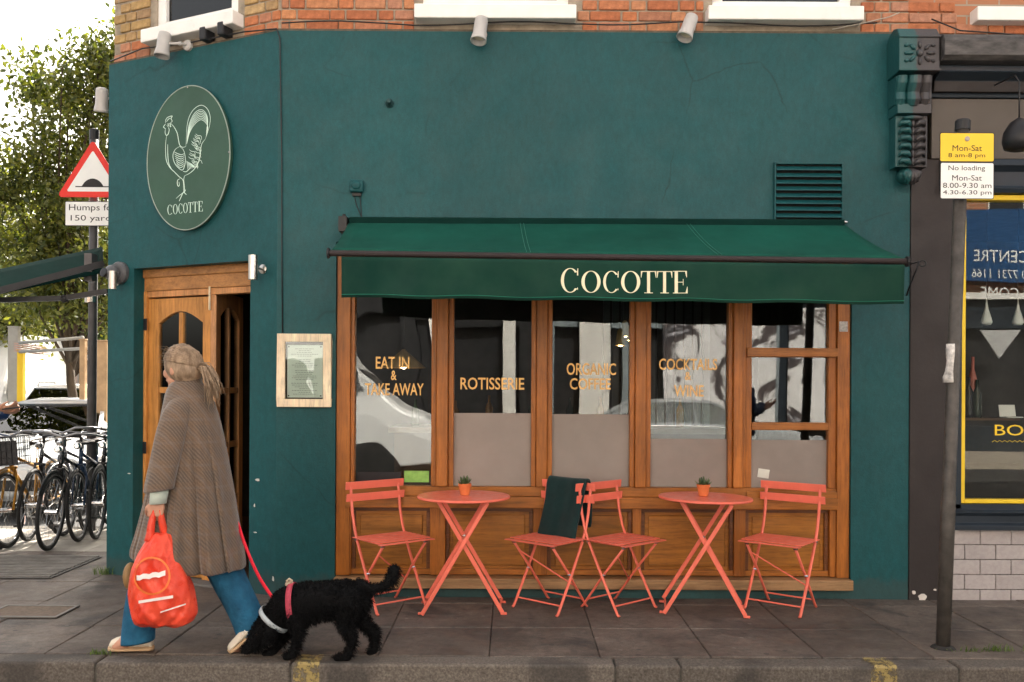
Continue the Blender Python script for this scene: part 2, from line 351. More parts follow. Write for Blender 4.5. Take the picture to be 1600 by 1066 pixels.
def mk_pave():
    m, n, l, b = nodes('paving_stone'); tc = N(n, 'ShaderNodeTexCoord'); v = coords(n, l)
    oi = N(n, 'ShaderNodeObjectInfo'); ad = N(n, 'ShaderNodeVectorMath', operation='ADD'); l.new(v, ad.inputs[0]); l.new(oi.outputs['Location'], ad.inputs[1]); v = ad.outputs[0]
    c = ramp(n, l, noise(n, l, v, 1.6, 8, .65), [(.3, (.060, .045, .036)), (.7, (.145, .115, .094))])
    c = jitter(n, l, c, .14)
    s1 = ramp(n, l, noise(n, l, v, 2.3, 5, .6, .8), [(.54, 0), (.68, 1)]); c = mixc(n, l, math_(n, l, 'MULTIPLY', s1, .75), c, (.030, .027, .026))
    vo = N(n, 'ShaderNodeTexVoronoi'); vo.inputs['Scale'].default_value = 9; vo.inputs['Randomness'].default_value = 1; l.new(v, vo.inputs['Vector'])
    g = ramp(n, l, vo.outputs['Distance'], [(.13, 1), (.17, 0)]); gm = ramp(n, l, noise(n, l, v, 3, 2), [(.5, 0), (.56, 1)])
    c = mixc(n, l, math_(n, l, 'MULTIPLY', math_(n, l, 'MULTIPLY', g, gm), .7), c, (.035, .032, .03))
    vo2 = N(n, 'ShaderNodeTexVoronoi'); vo2.inputs['Scale'].default_value = 5; l.new(v, vo2.inputs['Vector']); c = mixc(n, l, math_(n, l, 'MULTIPLY', ramp(n, l, vo2.outputs['Distance'], [(.06, 1), (.075, 0)]), .6), c, (.20, .18, .16))
    fs = ramp(n, l, noise(n, l, v, 160, 3, .8), [(.35, .7), (.65, 1.3)]); c = mixc(n, l, 1.0, c, fs, 'MULTIPLY')
    fm = ramp(n, l, noise(n, l, v, 22, 6, .75), [(.32, .66), (.68, 1.34)]); c = mixc(n, l, 1.0, c, fm, 'MULTIPLY')
    l.new(c, b.inputs['Base Color']); l.new(ramp(n, l, noise(n, l, v, 6, 5), [(.3, .55), (.7, .85)]), b.inputs['Roughness'])
    p = bump(n, l, None, noise(n, l, v, 5, 5), .3, .006); bump(n, l, b, noise(n, l, v, 140, 6, .8), .5, .0025, p); return m
PAVE = mk_pave()
KERB = mat('kerb_granite', (.085, .070, .056), .8, var=.35, vs=60, bmp=.7, bs=110, bd=.003, rnd=.15, col2=(.19, .165, .14))
def mk_kerb():
    m, n, l, b = nodes('kerb_granite_stained'); v = coords(n, l)
    c = ramp(n, l, noise(n, l, v, 75, 5, .7), [(.3, (.055, .045, .036)), (.5, (.115, .095, .078)), (.75, (.21, .185, .155))]); c = jitter(n, l, c, .15)
    st = ramp(n, l, noise(n, l, v, 1.7, 5, .55), [(.52, 0), (.6, 1)]); c = mixc(n, l, math_(n, l, 'MULTIPLY', st, .65), c, (.035, .03, .027))
    l.new(c, b.inputs['Base Color']); b.inputs['Roughness'].default_value = .85; p = bump(n, l, None, noise(n, l, v, 12, 5), .6, .012); bump(n, l, b, noise(n, l, v, 120, 6, .8), .7, .004, p); return m
KERB = mk_kerb()
JOINT = mat('joint_sand', (.075, .068, .058), .95, var=.4, vs=30, bmp=.6)
ASPH = mat('asphalt', (.045, .044, .043), .85, var=.35, vs=40, bmp=.7, bs=160, bd=.004)
def mk_worn(name, col):
    m, n, l, b = nodes(name); v = coords(n, l); f = ramp(n, l, noise(n, l, v, 18, 8, .8), [(.46, 0), (.54, 1)])
    b.inputs['Base Color'].default_value = (*col, 1); b.inputs['Roughness'].default_value = .7; l.new(f, b.inputs['Alpha']); return m
KYEL = mk_worn('worn_yellow_kerb_paint', (.30, .225, .08)); FLAKE = mat('bare_plaster', (.62, .57, .52), .9, var=.1, bmp=.4)
def mk_leaf(name, a, c2):
    m, n, l, b = nodes(name); oi = N(n, 'ShaderNodeNewGeometry')
    c = ramp(n, l, oi.outputs['Random Per Island'], [(0, a), (1, c2)]); l.new(c, b.inputs['Base Color']); b.inputs['Roughness'].default_value = .5
    tr = N(n, 'ShaderNodeBsdfTranslucent'); l.new(mixc(n, l, 1.0, c, (1.5, 1.5, .6), 'MULTIPLY'), tr.inputs[0]); mx = N(n, 'ShaderNodeMixShader'); mx.inputs[0].default_value = .38
    l.new(b.outputs[0], mx.inputs[1]); l.new(tr.outputs[0], mx.inputs[2]); l.new(mx.outputs[0], n['Material Output'].inputs[0]); return m
LEAF = mk_leaf('cherry_leaf', (.035, .055, .012), (.15, .16, .03)); LEAF2 = mk_leaf('green_leaf', (.03, .06, .02), (.07, .12, .035)); LEAFY = mk_leaf('yellow_green_leaf', (.07, .09, .02), (.20, .20, .05))
GRASS = mk_leaf('weed_leaf', (.05, .09, .02), (.12, .18, .04)); SUCC = mk_leaf('succulent_leaf', (.05, .09, .035), (.12, .17, .07))
BARK = mat('bark', (.06, .045, .032), .9, var=.4, vs=12, bmp=.9, bs=30, bd=.01, stretch=(1, 1, .25))
# ------------------------------------------------------------------ setting: ground, pavement, kerb
Y0 = 6.19
XC = P(432, 500, Y0).x                       # corner between front and splayed door face
XR = P(1420, 600, Y0).x                      # right end of the green front
C1 = Vector((P(168, 500, 6.88).x, 6.88, 0)); C0 = Vector((XC, Y0, 0))
ch_t = (C0 - C1).normalized(); ch_n = Vector((-ch_t.y, ch_t.x, 0))      # ch_n points into the building
CHL = (C0 - C1).length
MCH = Matrix(((ch_t.x, ch_n.x, 0, C1.x), (ch_t.y, ch_n.y, 0, C1.y), (0, 0, 1, 0), (0, 0, 0, 1)))
MCHI = MCH.inverted()
def CH(px, py, d=0):
    """splayed face: (s, z) where a photo pixel meets the plane d metres in front of the wall"""
    o = Vector((0, 0, HCAM)); r = P(px, py, 1) - o; q = C1 - ch_n * d
    t = (q - o).dot(ch_n) / r.dot(ch_n); p = MCHI @ (o + r * t); return p.x, p.z
def FX(px, Y=None): return P(px, 600, Y or Y0).x
def FZ(py, px=900, Y=None): return P(px, py, Y or Y0).z

ground = MB().add([(-400, -300, -.125), (400, -300, -.125), (400, 600, -.125), (-400, 600, -.125)], [(0, 1, 2, 3)]).build('road', ASPH, keep=True, kind='structure')
YK0, YK1 = 4.683, 4.832
# kerb: one root, each stone a piece
kerb = MB().box(-9, 9, YK0 + .012, YK1 - .004, -.12, -.018).build('kerb', JOINT, keep=True, kind='structure')
kx = [-9, -6.6, -4.35] + [G(155, 1030).x, G(458, 1030).x, G(958, 1030).x, G(1052, 1030).x + .02, 2.35, 4.2, 6.2, 9]
KM = {}
for a, b in zip(kx[:-1], kx[1:]):
    m = MB().box(a + .004, b - .004, YK0, YK1, -.125, random.uniform(-.004, .002)); m.build('kerb_stone', KERB, kerb, bevel=.016, seg=3)
# pavement: bedding sheet with single slabs on it
bed = MB().add([(-9, YK1, -.02), (9, YK1, -.02), (9, 6.6, -.02), (-3, 6.6, -.02), (-3, 9.3, -.02), (-9, 9.3, -.02)], [(0, 1, 2, 3, 4, 5)])
pavement = bed.build('pavement', JOINT, keep=True, kind='structure')
SUN_PALEC = mat('sunlit_pale_concrete', (.34, .31, .27), .85, var=.2, vs=5, bmp=.4, rnd=.08)  # pale concrete, lightened to put the bright sunlit strip into the colour
sl = .6; gx0 = 1.084
def slab(x0, x1, y0, y1, mt=PAVE):
    dz = [random.uniform(-.004, .003) for _ in range(4)]; g = .002
    x0 += g; x1 -= g; y0 += g; y1 -= g; b = .005
    cx, cy = (x0 + x1) / 2, (y0 + y1) / 2
    lo = [(x0, y0), (x1, y0), (x1, y1), (x0, y1)]; hi = [(x0+b, y0+b), (x1-b, y0+b), (x1-b, y1-b), (x0+b, y1-b)]
    vs = [(x-cx, y-cy, -.02) for x, y in lo] + [(x-cx, y-cy, dz[i]-b) for i, (x, y) in enumerate(lo)] + [(x-cx, y-cy, dz[i]) for i, (x, y) in enumerate(hi)]
    fs = [(8, 9, 10, 11)] + [(i, (i+1) % 4, (i+1) % 4 + 4, i + 4) for i in range(4)] + [(i+4, (i+1) % 4 + 4, (i+1) % 4 + 8, i + 8) for i in range(4)]
    m = MB(); m.v = vs; m.f = fs
    o = m.build('paving_slab', mt, pavement); o.location = (cx, cy, 0); return o
rows = [YK1 + .004, 5.40, 6.0, 6.6, 7.2, 7.8, 8.4, 9.0]
for j in range(len(rows) - 1):
    for i in range(-13, 7):
        x0 = gx0 + i * sl; x1 = x0 + sl
        if rows[j] >= 5.9 and x0 > -3.05: 
            if rows[j] > 6.1 or x1 < -3.2: continue
        if x1 < -(rows[j] + .7) * .62 or x0 > 3.9: continue
        slab(x0, x1, rows[j], mt=SUN_PALEC if rows[j] > 7.7 else PAVE, y1=min(rows[j+1], 6.19 if x0 > -1.9 and rows[j] > 5.9 else 99))
# ribbed cover and small inspection cover let into the pavement
cv = empty('pavement_grate', (-4.05, 7.1, .004), label='ribbed metal cellar cover set in the pavement left of the corner', cat='grate')
m = MB()
m.box(-.62, .62, -.42, .42, 0, .006); m.build('cover_plate', mat('grate_iron', (.11, .105, .10), .5, metal=.5, var=.3), cv, world=False)
m = MB()
for i in range(14): m.box(-.6, .6, -.4 + i * .06, -.37 + i * .06, .006, .016)
m.build('cover_ribs', mat('rib_iron', (.17, .16, .15), .45, metal=.5, var=.3), cv, world=False)
a = G(60, 957)
tr = empty('inspection_cover', (a.x - .05, a.y, .003), label='small rust brown stone-filled inspection cover with metal rim near the kerb', cat='cover')
m = MB(); m.box(-.22, .22, -.13, .13, 0, .004); m.build('cover_infill', mat('brown_infill', (.13, .095, .07), .85, var=.3, vs=30, bmp=.7), tr, world=False)
m = MB(); m.box(-.24, .24, -.15, -.13, 0, .008); m.box(-.24, .24, .13, .15, 0, .008); m.box(-.24, -.22, -.13, .13, 0, .008); m.box(.22, .24, -.13, .13, 0, .008)
m.build('cover_rim', mat('rim_iron', (.16, .15, .14), .5, metal=.4), tr, world=False)
# worn yellow loading marks over the kerb
for k, (px, lb) in enumerate(((482, 'worn yellow paint mark over the kerb below the dog'), (1368, 'worn yellow paint mark over the kerb left of the sign post'))):
    x = G(px, 1032).x; w = .068
    t = MB(); t.add([(x - w, YK1 - .012, .006), (x + w, YK1 - .012, .006), (x + w, YK0 + .006, .006), (x - w, YK0 + .006, .006), (x - w, YK0 - .003, -.008), (x + w, YK0 - .003, -.008), (x + w, YK0 - .003, -.12), (x - w, YK0 - .003, -.12)][:8],
                    [(3, 2, 1, 0), (4, 5, 2, 3), (7, 6, 5, 4)])
    t.build('kerb_mark', KYEL, label=lb, cat='road marking', group='yellow kerb marks')
# dark tarry patches on the kerb
# ------------------------------------------------------------------ restaurant building
ZT = 3.905                                    # top of the green render
HB = 8.3
rb = empty('restaurant_building', (.5, Y0, 0), label='corner restaurant with dark green painted shopfront and brick upper storey', cat='building')
WX0, WX1 = FX(524), FX(1330); WZ0, WZ1 = FZ(921), FZ(380)
Fm = Matrix.Translation((0, Y0, 0))
DS0, _ = CH(208, 600); DS1, _ = CH(390, 600); _, DZ = CH(300, 413.5)
m = MB(Fm); m.wall(XC, XR, -.03, ZT, [(WX0, WX1, WZ0, WZ1)], 0, .3); front_wall = m.build('front_wall', GREEN, rb)
m = MB(MCH); m.wall(0, CHL, -.03, ZT, [(DS0, DS1, -.03, DZ)], 0, .2); m.build('splayed_wall', GREEN, rb)
# side wall, back and roof, plain
sd = Vector((-.167, 1, 0)).normalized(); BK = 10.35; e1 = C1 + sd * ((BK - C1.y) / sd.y)
m = MB()
Cs = C1 + ch_t * .03 + ch_n * .08; m.add([Cs, e1, e1 + Vector((0, 0, HB)), Cs + Vector((0, 0, HB))], [(3, 2, 1, 0)]); m.build('side_wall', GREEN, rb)
m = MB(); m.box(e1.x, 14, BK, BK + .2, 0, HB); m.build('back_wall', BRICKWALLY, rb)
m = MB(); m.add([(C1.x, C1.y, HB), (XC, Y0 + .03, HB), (XR, Y0 + .03, HB), (XR, BK, HB), (e1.x, BK, HB)], [(0, 1, 2, 3, 4)]); m.build('roof', WEATH, rb)
# upper brick storey: backing walls, then single bricks where the photograph shows them
BY = .03
zs_ = 4.235
SZ0, SZ1 = FZ(34.5, 770), FZ(13, 770)
wins = [(FX(645), FX(896)), (FX(1100), FX(1341))]
s_a, zsa = CH(222, 62, .05); s_b, zsb = CH(366, 26, .05)
WH = [(a + .05, b - .05, SZ0 + .05, SZ0 + 1.62) for a, b in wins]; WHC = [(s_a + .05, s_b - .05, zsa + .02, zsa + 1.59)]
m = MB(Fm); m.wall(XC + .01, XR, ZT - .4, zs_, WH, BY + .012, .2); m.build('brick_backing', MORTAR, rb)
m = MB(Fm); m.wall(XC + .01, XR, zs_, HB, WH, BY + .004, .2); m.build('upper_front_wall', BRICKWALL, rb)
m = MB(MCH); m.wall(0.01, CHL, ZT - .4, zs_ + .15, WHC, BY + .012, .2); m.build('splayed_brick_backing', MORTAR, rb)
m = MB(MCH); m.wall(0.01, CHL, zs_ + .15, HB, WHC, BY + .004, .2); m.build('upper_splayed_wall', BRICKWALLY, rb)
m = MB(Fm); m.box(XC, XR, .0, BY + .03, ZT, ZT + .014); m.build('render_ledge', mat('dirty_ledge', (.11, .085, .06), .95, var=.4, vs=20, bmp=.8), rb)
m = MB(MCH); m.box(0.003, CHL - .003, .0, BY + .03, ZT, ZT + .014); m.build('splayed_render_ledge', bpy.data.materials['dirty_ledge'], rb)
_bm = {}
def brick(M, x, z, w, mt, h=.064):
    k = (round(w, 3), mt.name)
    if k not in _bm:
        q = MB(); q.box(0, w, 0, .05, 0, h); me = bpy.data.meshes.new('brick'); me.from_pydata(q.v, [], q.f); me.materials.append(mt); _bm[k] = me
    o = bpy.data.objects.new('brick', _bm[k]); COL.objects.link(o); o.parent = rb; o.matrix_parent_inverse = rb.matrix_basis.inverted()
    o.matrix_basis = M @ Matrix.Translation((x, BY + random.uniform(-.003, .003), z)) @ Matrix.Rotation(random.uniform(-.004, .004), 4, 'Y')
    bv = o.modifiers.new('bevel', 'BEVEL'); bv.width = .005; bv.segments = 1
    return o
def courses(M, x0, x1, z0, n, holes, mats, ph=0):
    for c in range(n):
        z = z0 + c * .0755; x = x0 - (.0 if c % 2 else .165) + ph; k = c
        while x < x1:
            w = .215 if k % 2 == 0 else .1025
            a, b = max(x, x0), min(x + w, x1)
            if b - a > .03 and not any(a < h[1] and b > h[0] and z + .06 > h[2] for h in holes):
                brick(M, a, z, round(b - a, 2), mats[min(c, len(mats) - 1)])
            elif b - a > .03:
                for h in holes:
                    if a < h[1] and b > h[0] and z + .06 > h[2]:
                        if h[0] - a > .04: brick(M, a, z, round(h[0] - a - .006, 2), mats[min(c, len(mats) - 1)])
                        if b - h[1] > .04: brick(M, h[1] + .006, z, round(b - h[1] - .006, 2), mats[min(c, len(mats) - 1)])
            x += w + .0105; k += 1
courses(Fm, XC + .012, XR - .0, ZT + .018, 4, [(a - .01, b + .01, SZ0 - .01) for a, b in wins], [BRICKR])
courses(MCH, .012, CHL - .01, ZT + .018, 6, [(s_a - .01, s_b + .01, zsa - .04)], [BRICKR, BRICKR, BRICKY], .07)
UG = mat('dark_pane_interior', (.12, .11, .11), .3, var=.3, vs=3)
def upper_window(M, x0, x1, z, lb):
    w = MB(M); w.box(x0, x1, -.07, .05, z, z + .098); s = w.build('window_sill', WHITE, rb, bevel=.008)
    w = MB(M)
    fr = .075
    w.box(x0 + .05, x1 - .05, .055, .12, z + .10, z + .10 + fr); w.box(x0 + .05, x0 + .05 + fr, .055, .12, z + .10 + fr, z + 1.5); w.box(x1 - .05 - fr, x1 - .05, .055, .12, z + .10 + fr, z + 1.5)
    w.box(x0 + .05, x1 - .05, .055, .12, z + 1.5, z + 1.6)
    f = w.build('window_frame', WHITE, rb, bevel=.006)
    w = MB(M); w.box(x0 + .13, x1 - .13, .085, .09, z + .17, z + 1.5); w.build('window_pane', CARGL, f)
    w = MB(M); w.box(x0 + .1, x1 - .1, .12, .14, z + .1, z + 1.55); w.build('window_blind', UG, f)
for a, b in wins: upper_window(Fm, a, b, SZ0, '')
upper_window(MCH, s_a, s_b, zsa - .03, '')

# ------------------------------------------------------------------ shopfront joinery
sf = MB(Fm); FD = .05                                      # frame stands this far behind the green face
sf.box(WX0 + .002, FX(546), FD - .03, FD + .07, FZ(902), WZ1); shop = sf.build('shopfront', WOODV, rb, bevel=.004)
def part(nm, mt, parent, x0, x1, y0, y1, z0, z1, bv=.003, M=None):
    return MB(M or Fm).box(x0, x1, y0, y1, z0, z1).build(nm, mt, parent, bevel=bv)
def zf(py): return FZ(py, 920)
zB, zR0, zR1, zS0 = zf(762), zf(777), zf(795), zf(902)
part('jamb', WOODV, shop, FX(1310), WX1 - .002, FD - .03, FD + .07, FZ(902), WZ1)
panes = [(552, 673), (708, 830), (863, 985), (1018, 1140), (1176, 1299)]
part('jamb_bead', WOODV, shop, FX(546) + .001, FX(552), FD - .01, FD + .06, zB, WZ1)
for a, b in ((673, 708), (830, 863), (985, 1018), (1140, 1168)):
    xa, xb = FX(a), FX(b); w3 = (xb - xa)
    part('mullion', WOODV, shop, xa + w3 * .24, xb - w3 * .24, FD - .045, FD + .07, zB, WZ1, .006)
    part('mullion_bead', WOODV, shop, xa, xa + w3 * .24 - .001, FD - .015, FD + .06, zB, WZ1, .005)
    part('mullion_bead', WOODV, shop, xb - w3 * .24 + .001, xb, FD - .015, FD + .06, zB, WZ1, .005)
part('bottom_rail', WOODH, shop, FX(546) + .001, FX(1310) - .001, FD - .02, FD + .07, zR0, zB - .001)
part('sill_rail', WOODH, shop, FX(540), FX(1310) - .001, FD - .06, FD + .05, zR1, zR0 - .001, .006)
part('ground_sill', mk_wood('weathered_sill_wood', (.33, .19, .09), True), shop, WX0 + .002, WX1 + .004, -.05, FD + .08, zf(919), zf(903), .006)
part('plinth', GREEN, shop, WX0 + .002, WX1 - .002, .02, .08, -.03, zf(919) - .002, 0)
posts = [(540, 548), (672, 696), (834, 856), (990, 1004), (1150, 1168), (1300, 1310)]
for a, b in posts: part('panel_post', WOODV, shop, FX(a), FX(b), FD - .015, FD + .06, zS0 + .002, zR1 - .001, .004)
part('panel_bottom_rail', WOODH, shop, FX(548), FX(1300), FD + .003, FD + .05, zS0 + .002, zf(893), .003)
for (a, b), (c, d) in zip(posts[:-1], posts[1:]):
    xa, xb = FX(b), FX(c)
    part('stall_panel', PANELW, shop, xa + .001, xb - .001, FD + .035, FD + .05, zf(893), zR1 - .002, 0)
    w = MB(Fm); t = .045
    w.box(xa + .001, xb - .001, FD + .01, FD + .034, zR1 - .03, zR1 - .002); w.box(xa + .001, xa + t * .6, FD + .01, FD + .034, zf(893) + .001, zR1 - .031)
    w.box(xb - t * .6, xb - .001, FD + .01, FD + .034, zf(893) + .001, zR1 - .031); w.build('panel_moulding', mk_wood('panel_moulding_wood', (.17, .06, .02), True) if 'panel_moulding_wood' not in bpy.data.materials else bpy.data.materials['panel_moulding_wood'], shop, bevel=.003)
    part('panel_field', PANELW, shop, xa + .055, xb - .055, FD + .02, FD + .034, zf(888), zR1 - .055, .008)
GY = FD + .03
for k, (a, b) in enumerate(panes):
    if k == 4: continue
    part('pane', GLASSW if k == 0 else GLASS, shop, FX(a) - .004, FX(b) + .004, GY, GY + .006, zB - .01, WZ1, 0)
for k, top in ((1, 647), (2, 648), (3, 686)):
    a, b = panes[k]; part('frosted_film', FILM, shop, FX(a), FX(b), GY - .003, GY - .001, zB, zf(top), 0)
# right-hand sash window
a, b = panes[4]; xa, xb = FX(1168), FX(1310) - .001
part('sash_stile', WOODV, shop, xa + .001, FX(1177), FD - .005, FD + .05, zB, WZ1, .003); part('sash_stile', WOODV, shop, FX(1298), xb, FD - .005, FD + .05, zB, WZ1, .003)
part('sash_rail', WOODH, shop, xa, xb, FD - .04, FD + .05, zf(556), zf(542), .005)
part('sash_rail', WOODH, shop, FX(1177) + .001, FX(1298) - .001, FD - .012, FD + .045, zf(671), zf(659), .004)
part('sash_sill', WOODH, shop, xa, xb, FD - .035, FD + .05, zf(779), zf(767), .004)
for z0, z1 in ((zf(767), zf(671)), (zf(659), zf(556)), (zf(542), WZ1)): part('pane', GLASS, shop, FX(1175), FX(1300), GY, GY + .006, z0 - .004, z1 + .004, 0)
part('frosted_film', FILM, shop, FX(1177) + .001, FX(1298) - .001, GY - .003, GY - .001, zf(767), zf(687), 0)
# stickers
def sheet(nm, mt, x0, x1, y, z0, z1, parent=None, M=None, tilt=0, **k):
    M2 = (M or Fm) @ Matrix.Translation(((x0+x1)/2, y, (z0+z1)/2)) @ Matrix.Rotation(tilt, 4, 'Y')
    return MB(M2).box(-(x1-x0)/2, (x1-x0)/2, -.0005, .0005, -(z1-z0)/2, (z1-z0)/2).build(nm, mt, parent, **k)
sheet('window_sticker', mat('pale_sticker', (.62, .62, .55), .6), FX(1189), FX(1207), GY - .006, zf(747), zf(733), tilt=R(8), label='small pale square sticker on the frosted right-hand window', cat='sticker')
sheet('window_sticker', mat('green_sticker', (.25, .45, .10), .6, var=.25, vs=20), FX(630), FX(669), GY - .003, zf(757), zf(739), label='bright green sticker at the foot of the leftmost shop window', cat='sticker')
sheet('window_sticker', mat('black_sticker', (.015, .012, .014), .5), FX(556), FX(625), GY - .003, zf(757), zf(741), label='black strip sticker at the foot of the leftmost shop window', cat='sticker')
sheet('jamb_label', mat('grey_label', (.45, .42, .38), .6, var=.4, vs=60), FX(1312), FX(1325), FD - .034, zf(516), zf(500), label='small printed grey label on the right wooden jamb', cat='label')
# gold lettering on the glass
def lettering(lines, lb):
    q = MB(Fm)
    for tx, x0, x1, y0, y1 in lines: put_text(q, tx, FX(x0), FX(x1), FZ(y1, (x0+x1)/2), FZ(y0, (x0+x1)/2), GY - .004, offset=.012)
    q.build('window_lettering', GOLD, label=lb, cat='lettering', group='gold lettering on the shop windows')
lettering([('EAT IN', 584, 637, 557, 576), ('&', 608, 617, 579, 594), ('TAKE AWAY', 567, 660, 599, 618)], 'gold lettering EAT IN & TAKE AWAY on the leftmost pane')
lettering([('ROTISSERIE', 718, 819, 590, 609)], 'gold lettering ROTISSERIE on the second pane')
lettering([('ORGANIC', 886, 964, 567, 586), ('COFFEE', 891, 956, 591, 609)], 'gold lettering ORGANIC COFFEE on the middle pane')
lettering([('COCKTAILS', 1032, 1124, 560, 578), ('&', 1073, 1083, 581, 594), ('WINE', 1056, 1103, 602, 620)], 'gold lettering COCKTAILS & WINE on the fourth pane')

# ------------------------------------------------------------------ doors in the splayed face
ds0, _ = CH(222, 600, -.12); ds1 = DS1
z_h0 = CH(300, 424, -.12)[1]; z_h1 = CH(300, 452, -.12)[1]; z_h2 = CH(300, 462, -.12)[1]
dr = MB(MCH); dr.box(ds0, ds1 + .05, .10, .19, z_h1, DZ + .02); df = dr.build('door_frame', DOORH, rb, bevel=.004)
part('door_head_moulding', DOORH, df, ds0 - .001, ds1 + .05, .085, .10, z_h0 - .035, z_h0 + .03, .008, MCH)
part('door_head_rail', DOORD, df, ds0 + .045, ds1 + .05, .11, .19, z_h2, z_h1 - .001, .003, MCH)
part('door_jamb', DOORW, df, ds0, ds0 + .06, .095, .19, -.02, z_h1 - .001, .006, MCH)
part('door_reveal_panel', GREEN, df, DS0 + .001, ds0 - .001, .10, .19, -.02, DZ, 0, MCH)
def leaf(nm, M, w, h, mats, parent):
    wd, ms = .10, .06
    q = MB(M); q.box(0, wd, 0, .045, 0, h); lf = q.build(nm, mats, parent, bevel=.004)
    part('stile', mats, lf, w - wd, w, 0, .045, 0, h, .004, M)
    part('bottom_panel', mats, lf, wd + .001, w - wd - .001, .008, .037, .02, .55, .006, M)
    # arched top rail
    pl = [(wd + .001, h), (w - wd - .001, h)] + [(w - wd - .001 - (w - 2*wd - .002) * t / 8, h - .19 + .09 * math.sin(math.pi * t / 8)) for t in range(9)]
    MB(M).prism(pl[::-1], .002, .043).build('top_rail', mats, lf)
    for k in range(3): part('muntin', mats, lf, wd + .001, w - wd - .001, .006, .04, .55 + (k + .0) * .42 + (0 if k else .001), .55 + k * .42 + .045, .004, M)
    part('muntin', mats, lf, w / 2 - .018, w / 2 + .018, .004, .041, .6, h - .11, .004, M)
    part('pane', GLASS, lf, wd, w - wd, .02, .025, .55, h - .10, 0, M)
    return lf
lw = CH(332, 600, -.12)[0] - (ds0 + .062); lh = z_h2 - .012
leaf('door_leaf', MCH @ Matrix.Translation((ds0 + .062, .12, .0)), lw, lh, DOORW, df)
# right leaf, swung inwards about its right edge
hx = ds1 + .03
ls_ = MCH @ Vector((CH(334, 600, -.12)[0] + .01, .13, 0)); leaf('door_leaf', Matrix.Translation(ls_) @ Matrix.Rotation(R(90), 4, 'Z'), .66, lh + .05, DOORD, df)
h1 = CH(236, 507, -.1); h2 = CH(236, 700, -.1)
for hh in (h1, h2): part('hinge', BLACK, df, ds0 + .04, ds0 + .075, .088, .094, hh[1] - .045, hh[1] + .045, .002, MCH)
part('door_pull', mat('pull_cream', (.7, .6, .42), .4), df, CH(328, 500, -.1)[0] - .004, CH(328, 500, -.1)[0] + .006, .085, .10, CH(328, 485, -.1)[1], CH(328, 448, -.1)[1], .003, MCH)
part('threshold', mat('stone_step', (.13, .12, .11), .8), df, DS0 + .001, DS1 - .001, .0, .3, -.03, .012, .003, MCH)
# ------------------------------------------------------------------ inside of the restaurant
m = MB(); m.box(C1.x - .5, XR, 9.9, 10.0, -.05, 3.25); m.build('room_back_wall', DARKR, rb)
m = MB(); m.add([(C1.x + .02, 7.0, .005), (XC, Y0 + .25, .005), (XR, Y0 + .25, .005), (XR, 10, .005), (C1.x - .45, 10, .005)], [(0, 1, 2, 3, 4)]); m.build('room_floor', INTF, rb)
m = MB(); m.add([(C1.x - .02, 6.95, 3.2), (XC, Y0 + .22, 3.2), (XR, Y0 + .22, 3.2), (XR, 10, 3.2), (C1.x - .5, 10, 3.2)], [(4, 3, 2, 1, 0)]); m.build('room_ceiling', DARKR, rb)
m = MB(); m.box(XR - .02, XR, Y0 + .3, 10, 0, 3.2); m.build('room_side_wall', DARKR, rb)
BULB = emit('warm_bulb', (1, .62, .28), 14)
TAN = mat('tan_shade', (.55, .36, .15), .7)
def pendant(x, y, z, lb, r=.10):
    e = empty('pendant_lamp', (x, y, z), label=lb, cat='lamp', group='lamps inside the restaurant')
    MB().lathe([(.012, .16), (.03, .14), (r, 0), (r - .006, 0), (.02, .13)], 18).build('lamp_shade', TAN, e, world=False, smooth=True)
    MB().ell((0, 0, .03), (.032, .032, .04)).build('bulb', BULB, e, world=False, smooth=True)
    MB().tube([(0, 0, .15), (0, 0, 3.19 - z)], .004, 5).build('flex', BLACK, e, world=False)
for px, py, Y, lb in ((976, 526, 9.0, 'left of three small warm pendant lamps seen through the middle pane'), (984, 532, 9.3, 'right of three small warm pendant lamps seen through the middle pane'), (969, 540, 8.6, 'lowest of three small warm pendant lamps seen through the middle pane')):
    p = P(px, py, Y); pendant(p.x, p.y, p.z, lb, .05)
p = P(630, 575, 7.6); pendant(p.x, p.y, p.z, 'large tan pendant shade behind the leftmost pane', .19)
p = P(345, 470, 8.4); pendant(p.x, p.y, p.z, 'warm pendant lamp glimpsed through the open door', .08)
# counter with coffee things, back shelves and bottles
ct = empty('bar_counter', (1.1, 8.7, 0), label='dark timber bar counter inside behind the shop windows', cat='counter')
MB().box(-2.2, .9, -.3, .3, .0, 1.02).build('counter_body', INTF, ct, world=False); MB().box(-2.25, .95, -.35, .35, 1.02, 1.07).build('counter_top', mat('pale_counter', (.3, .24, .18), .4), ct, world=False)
ORD = ('leftmost', 'second', 'third', 'fourth', 'fifth', 'sixth', 'seventh', 'rightmost')
for k in range(8):
    cx = -.9 + k * .36 + random.uniform(-.05, .05); h = random.uniform(.22, .3)
    mt = mat('bottle_glass%d' % k, random.choice([(.05, .09, .04), (.2, .1, .03), (.35, .33, .28), (.02, .03, .03)]), .15)
    MB().lathe([(.036, 0), (.038, .02), (.038, h * .6), (.013, h * .78), (.013, h)], 10, (cx, 8.75, 1.072)).build('bottle', mt, smooth=True, label='%s bottle from the left on the bar counter inside' % ORD[k] if 0 < k < 7 else '%s bottle on the bar counter inside' % ORD[k], cat='bottle', group='bottles on the bar counter')
mr = MB()
for k in range(12):
    x = 1.0 + k * .1; mr.box(x, x + .07, 9.83, 9.89, .2, 2.9)
mr.build('wall_slats', mat('slate_blue_slats', (.07, .075, .08), .7), rb)
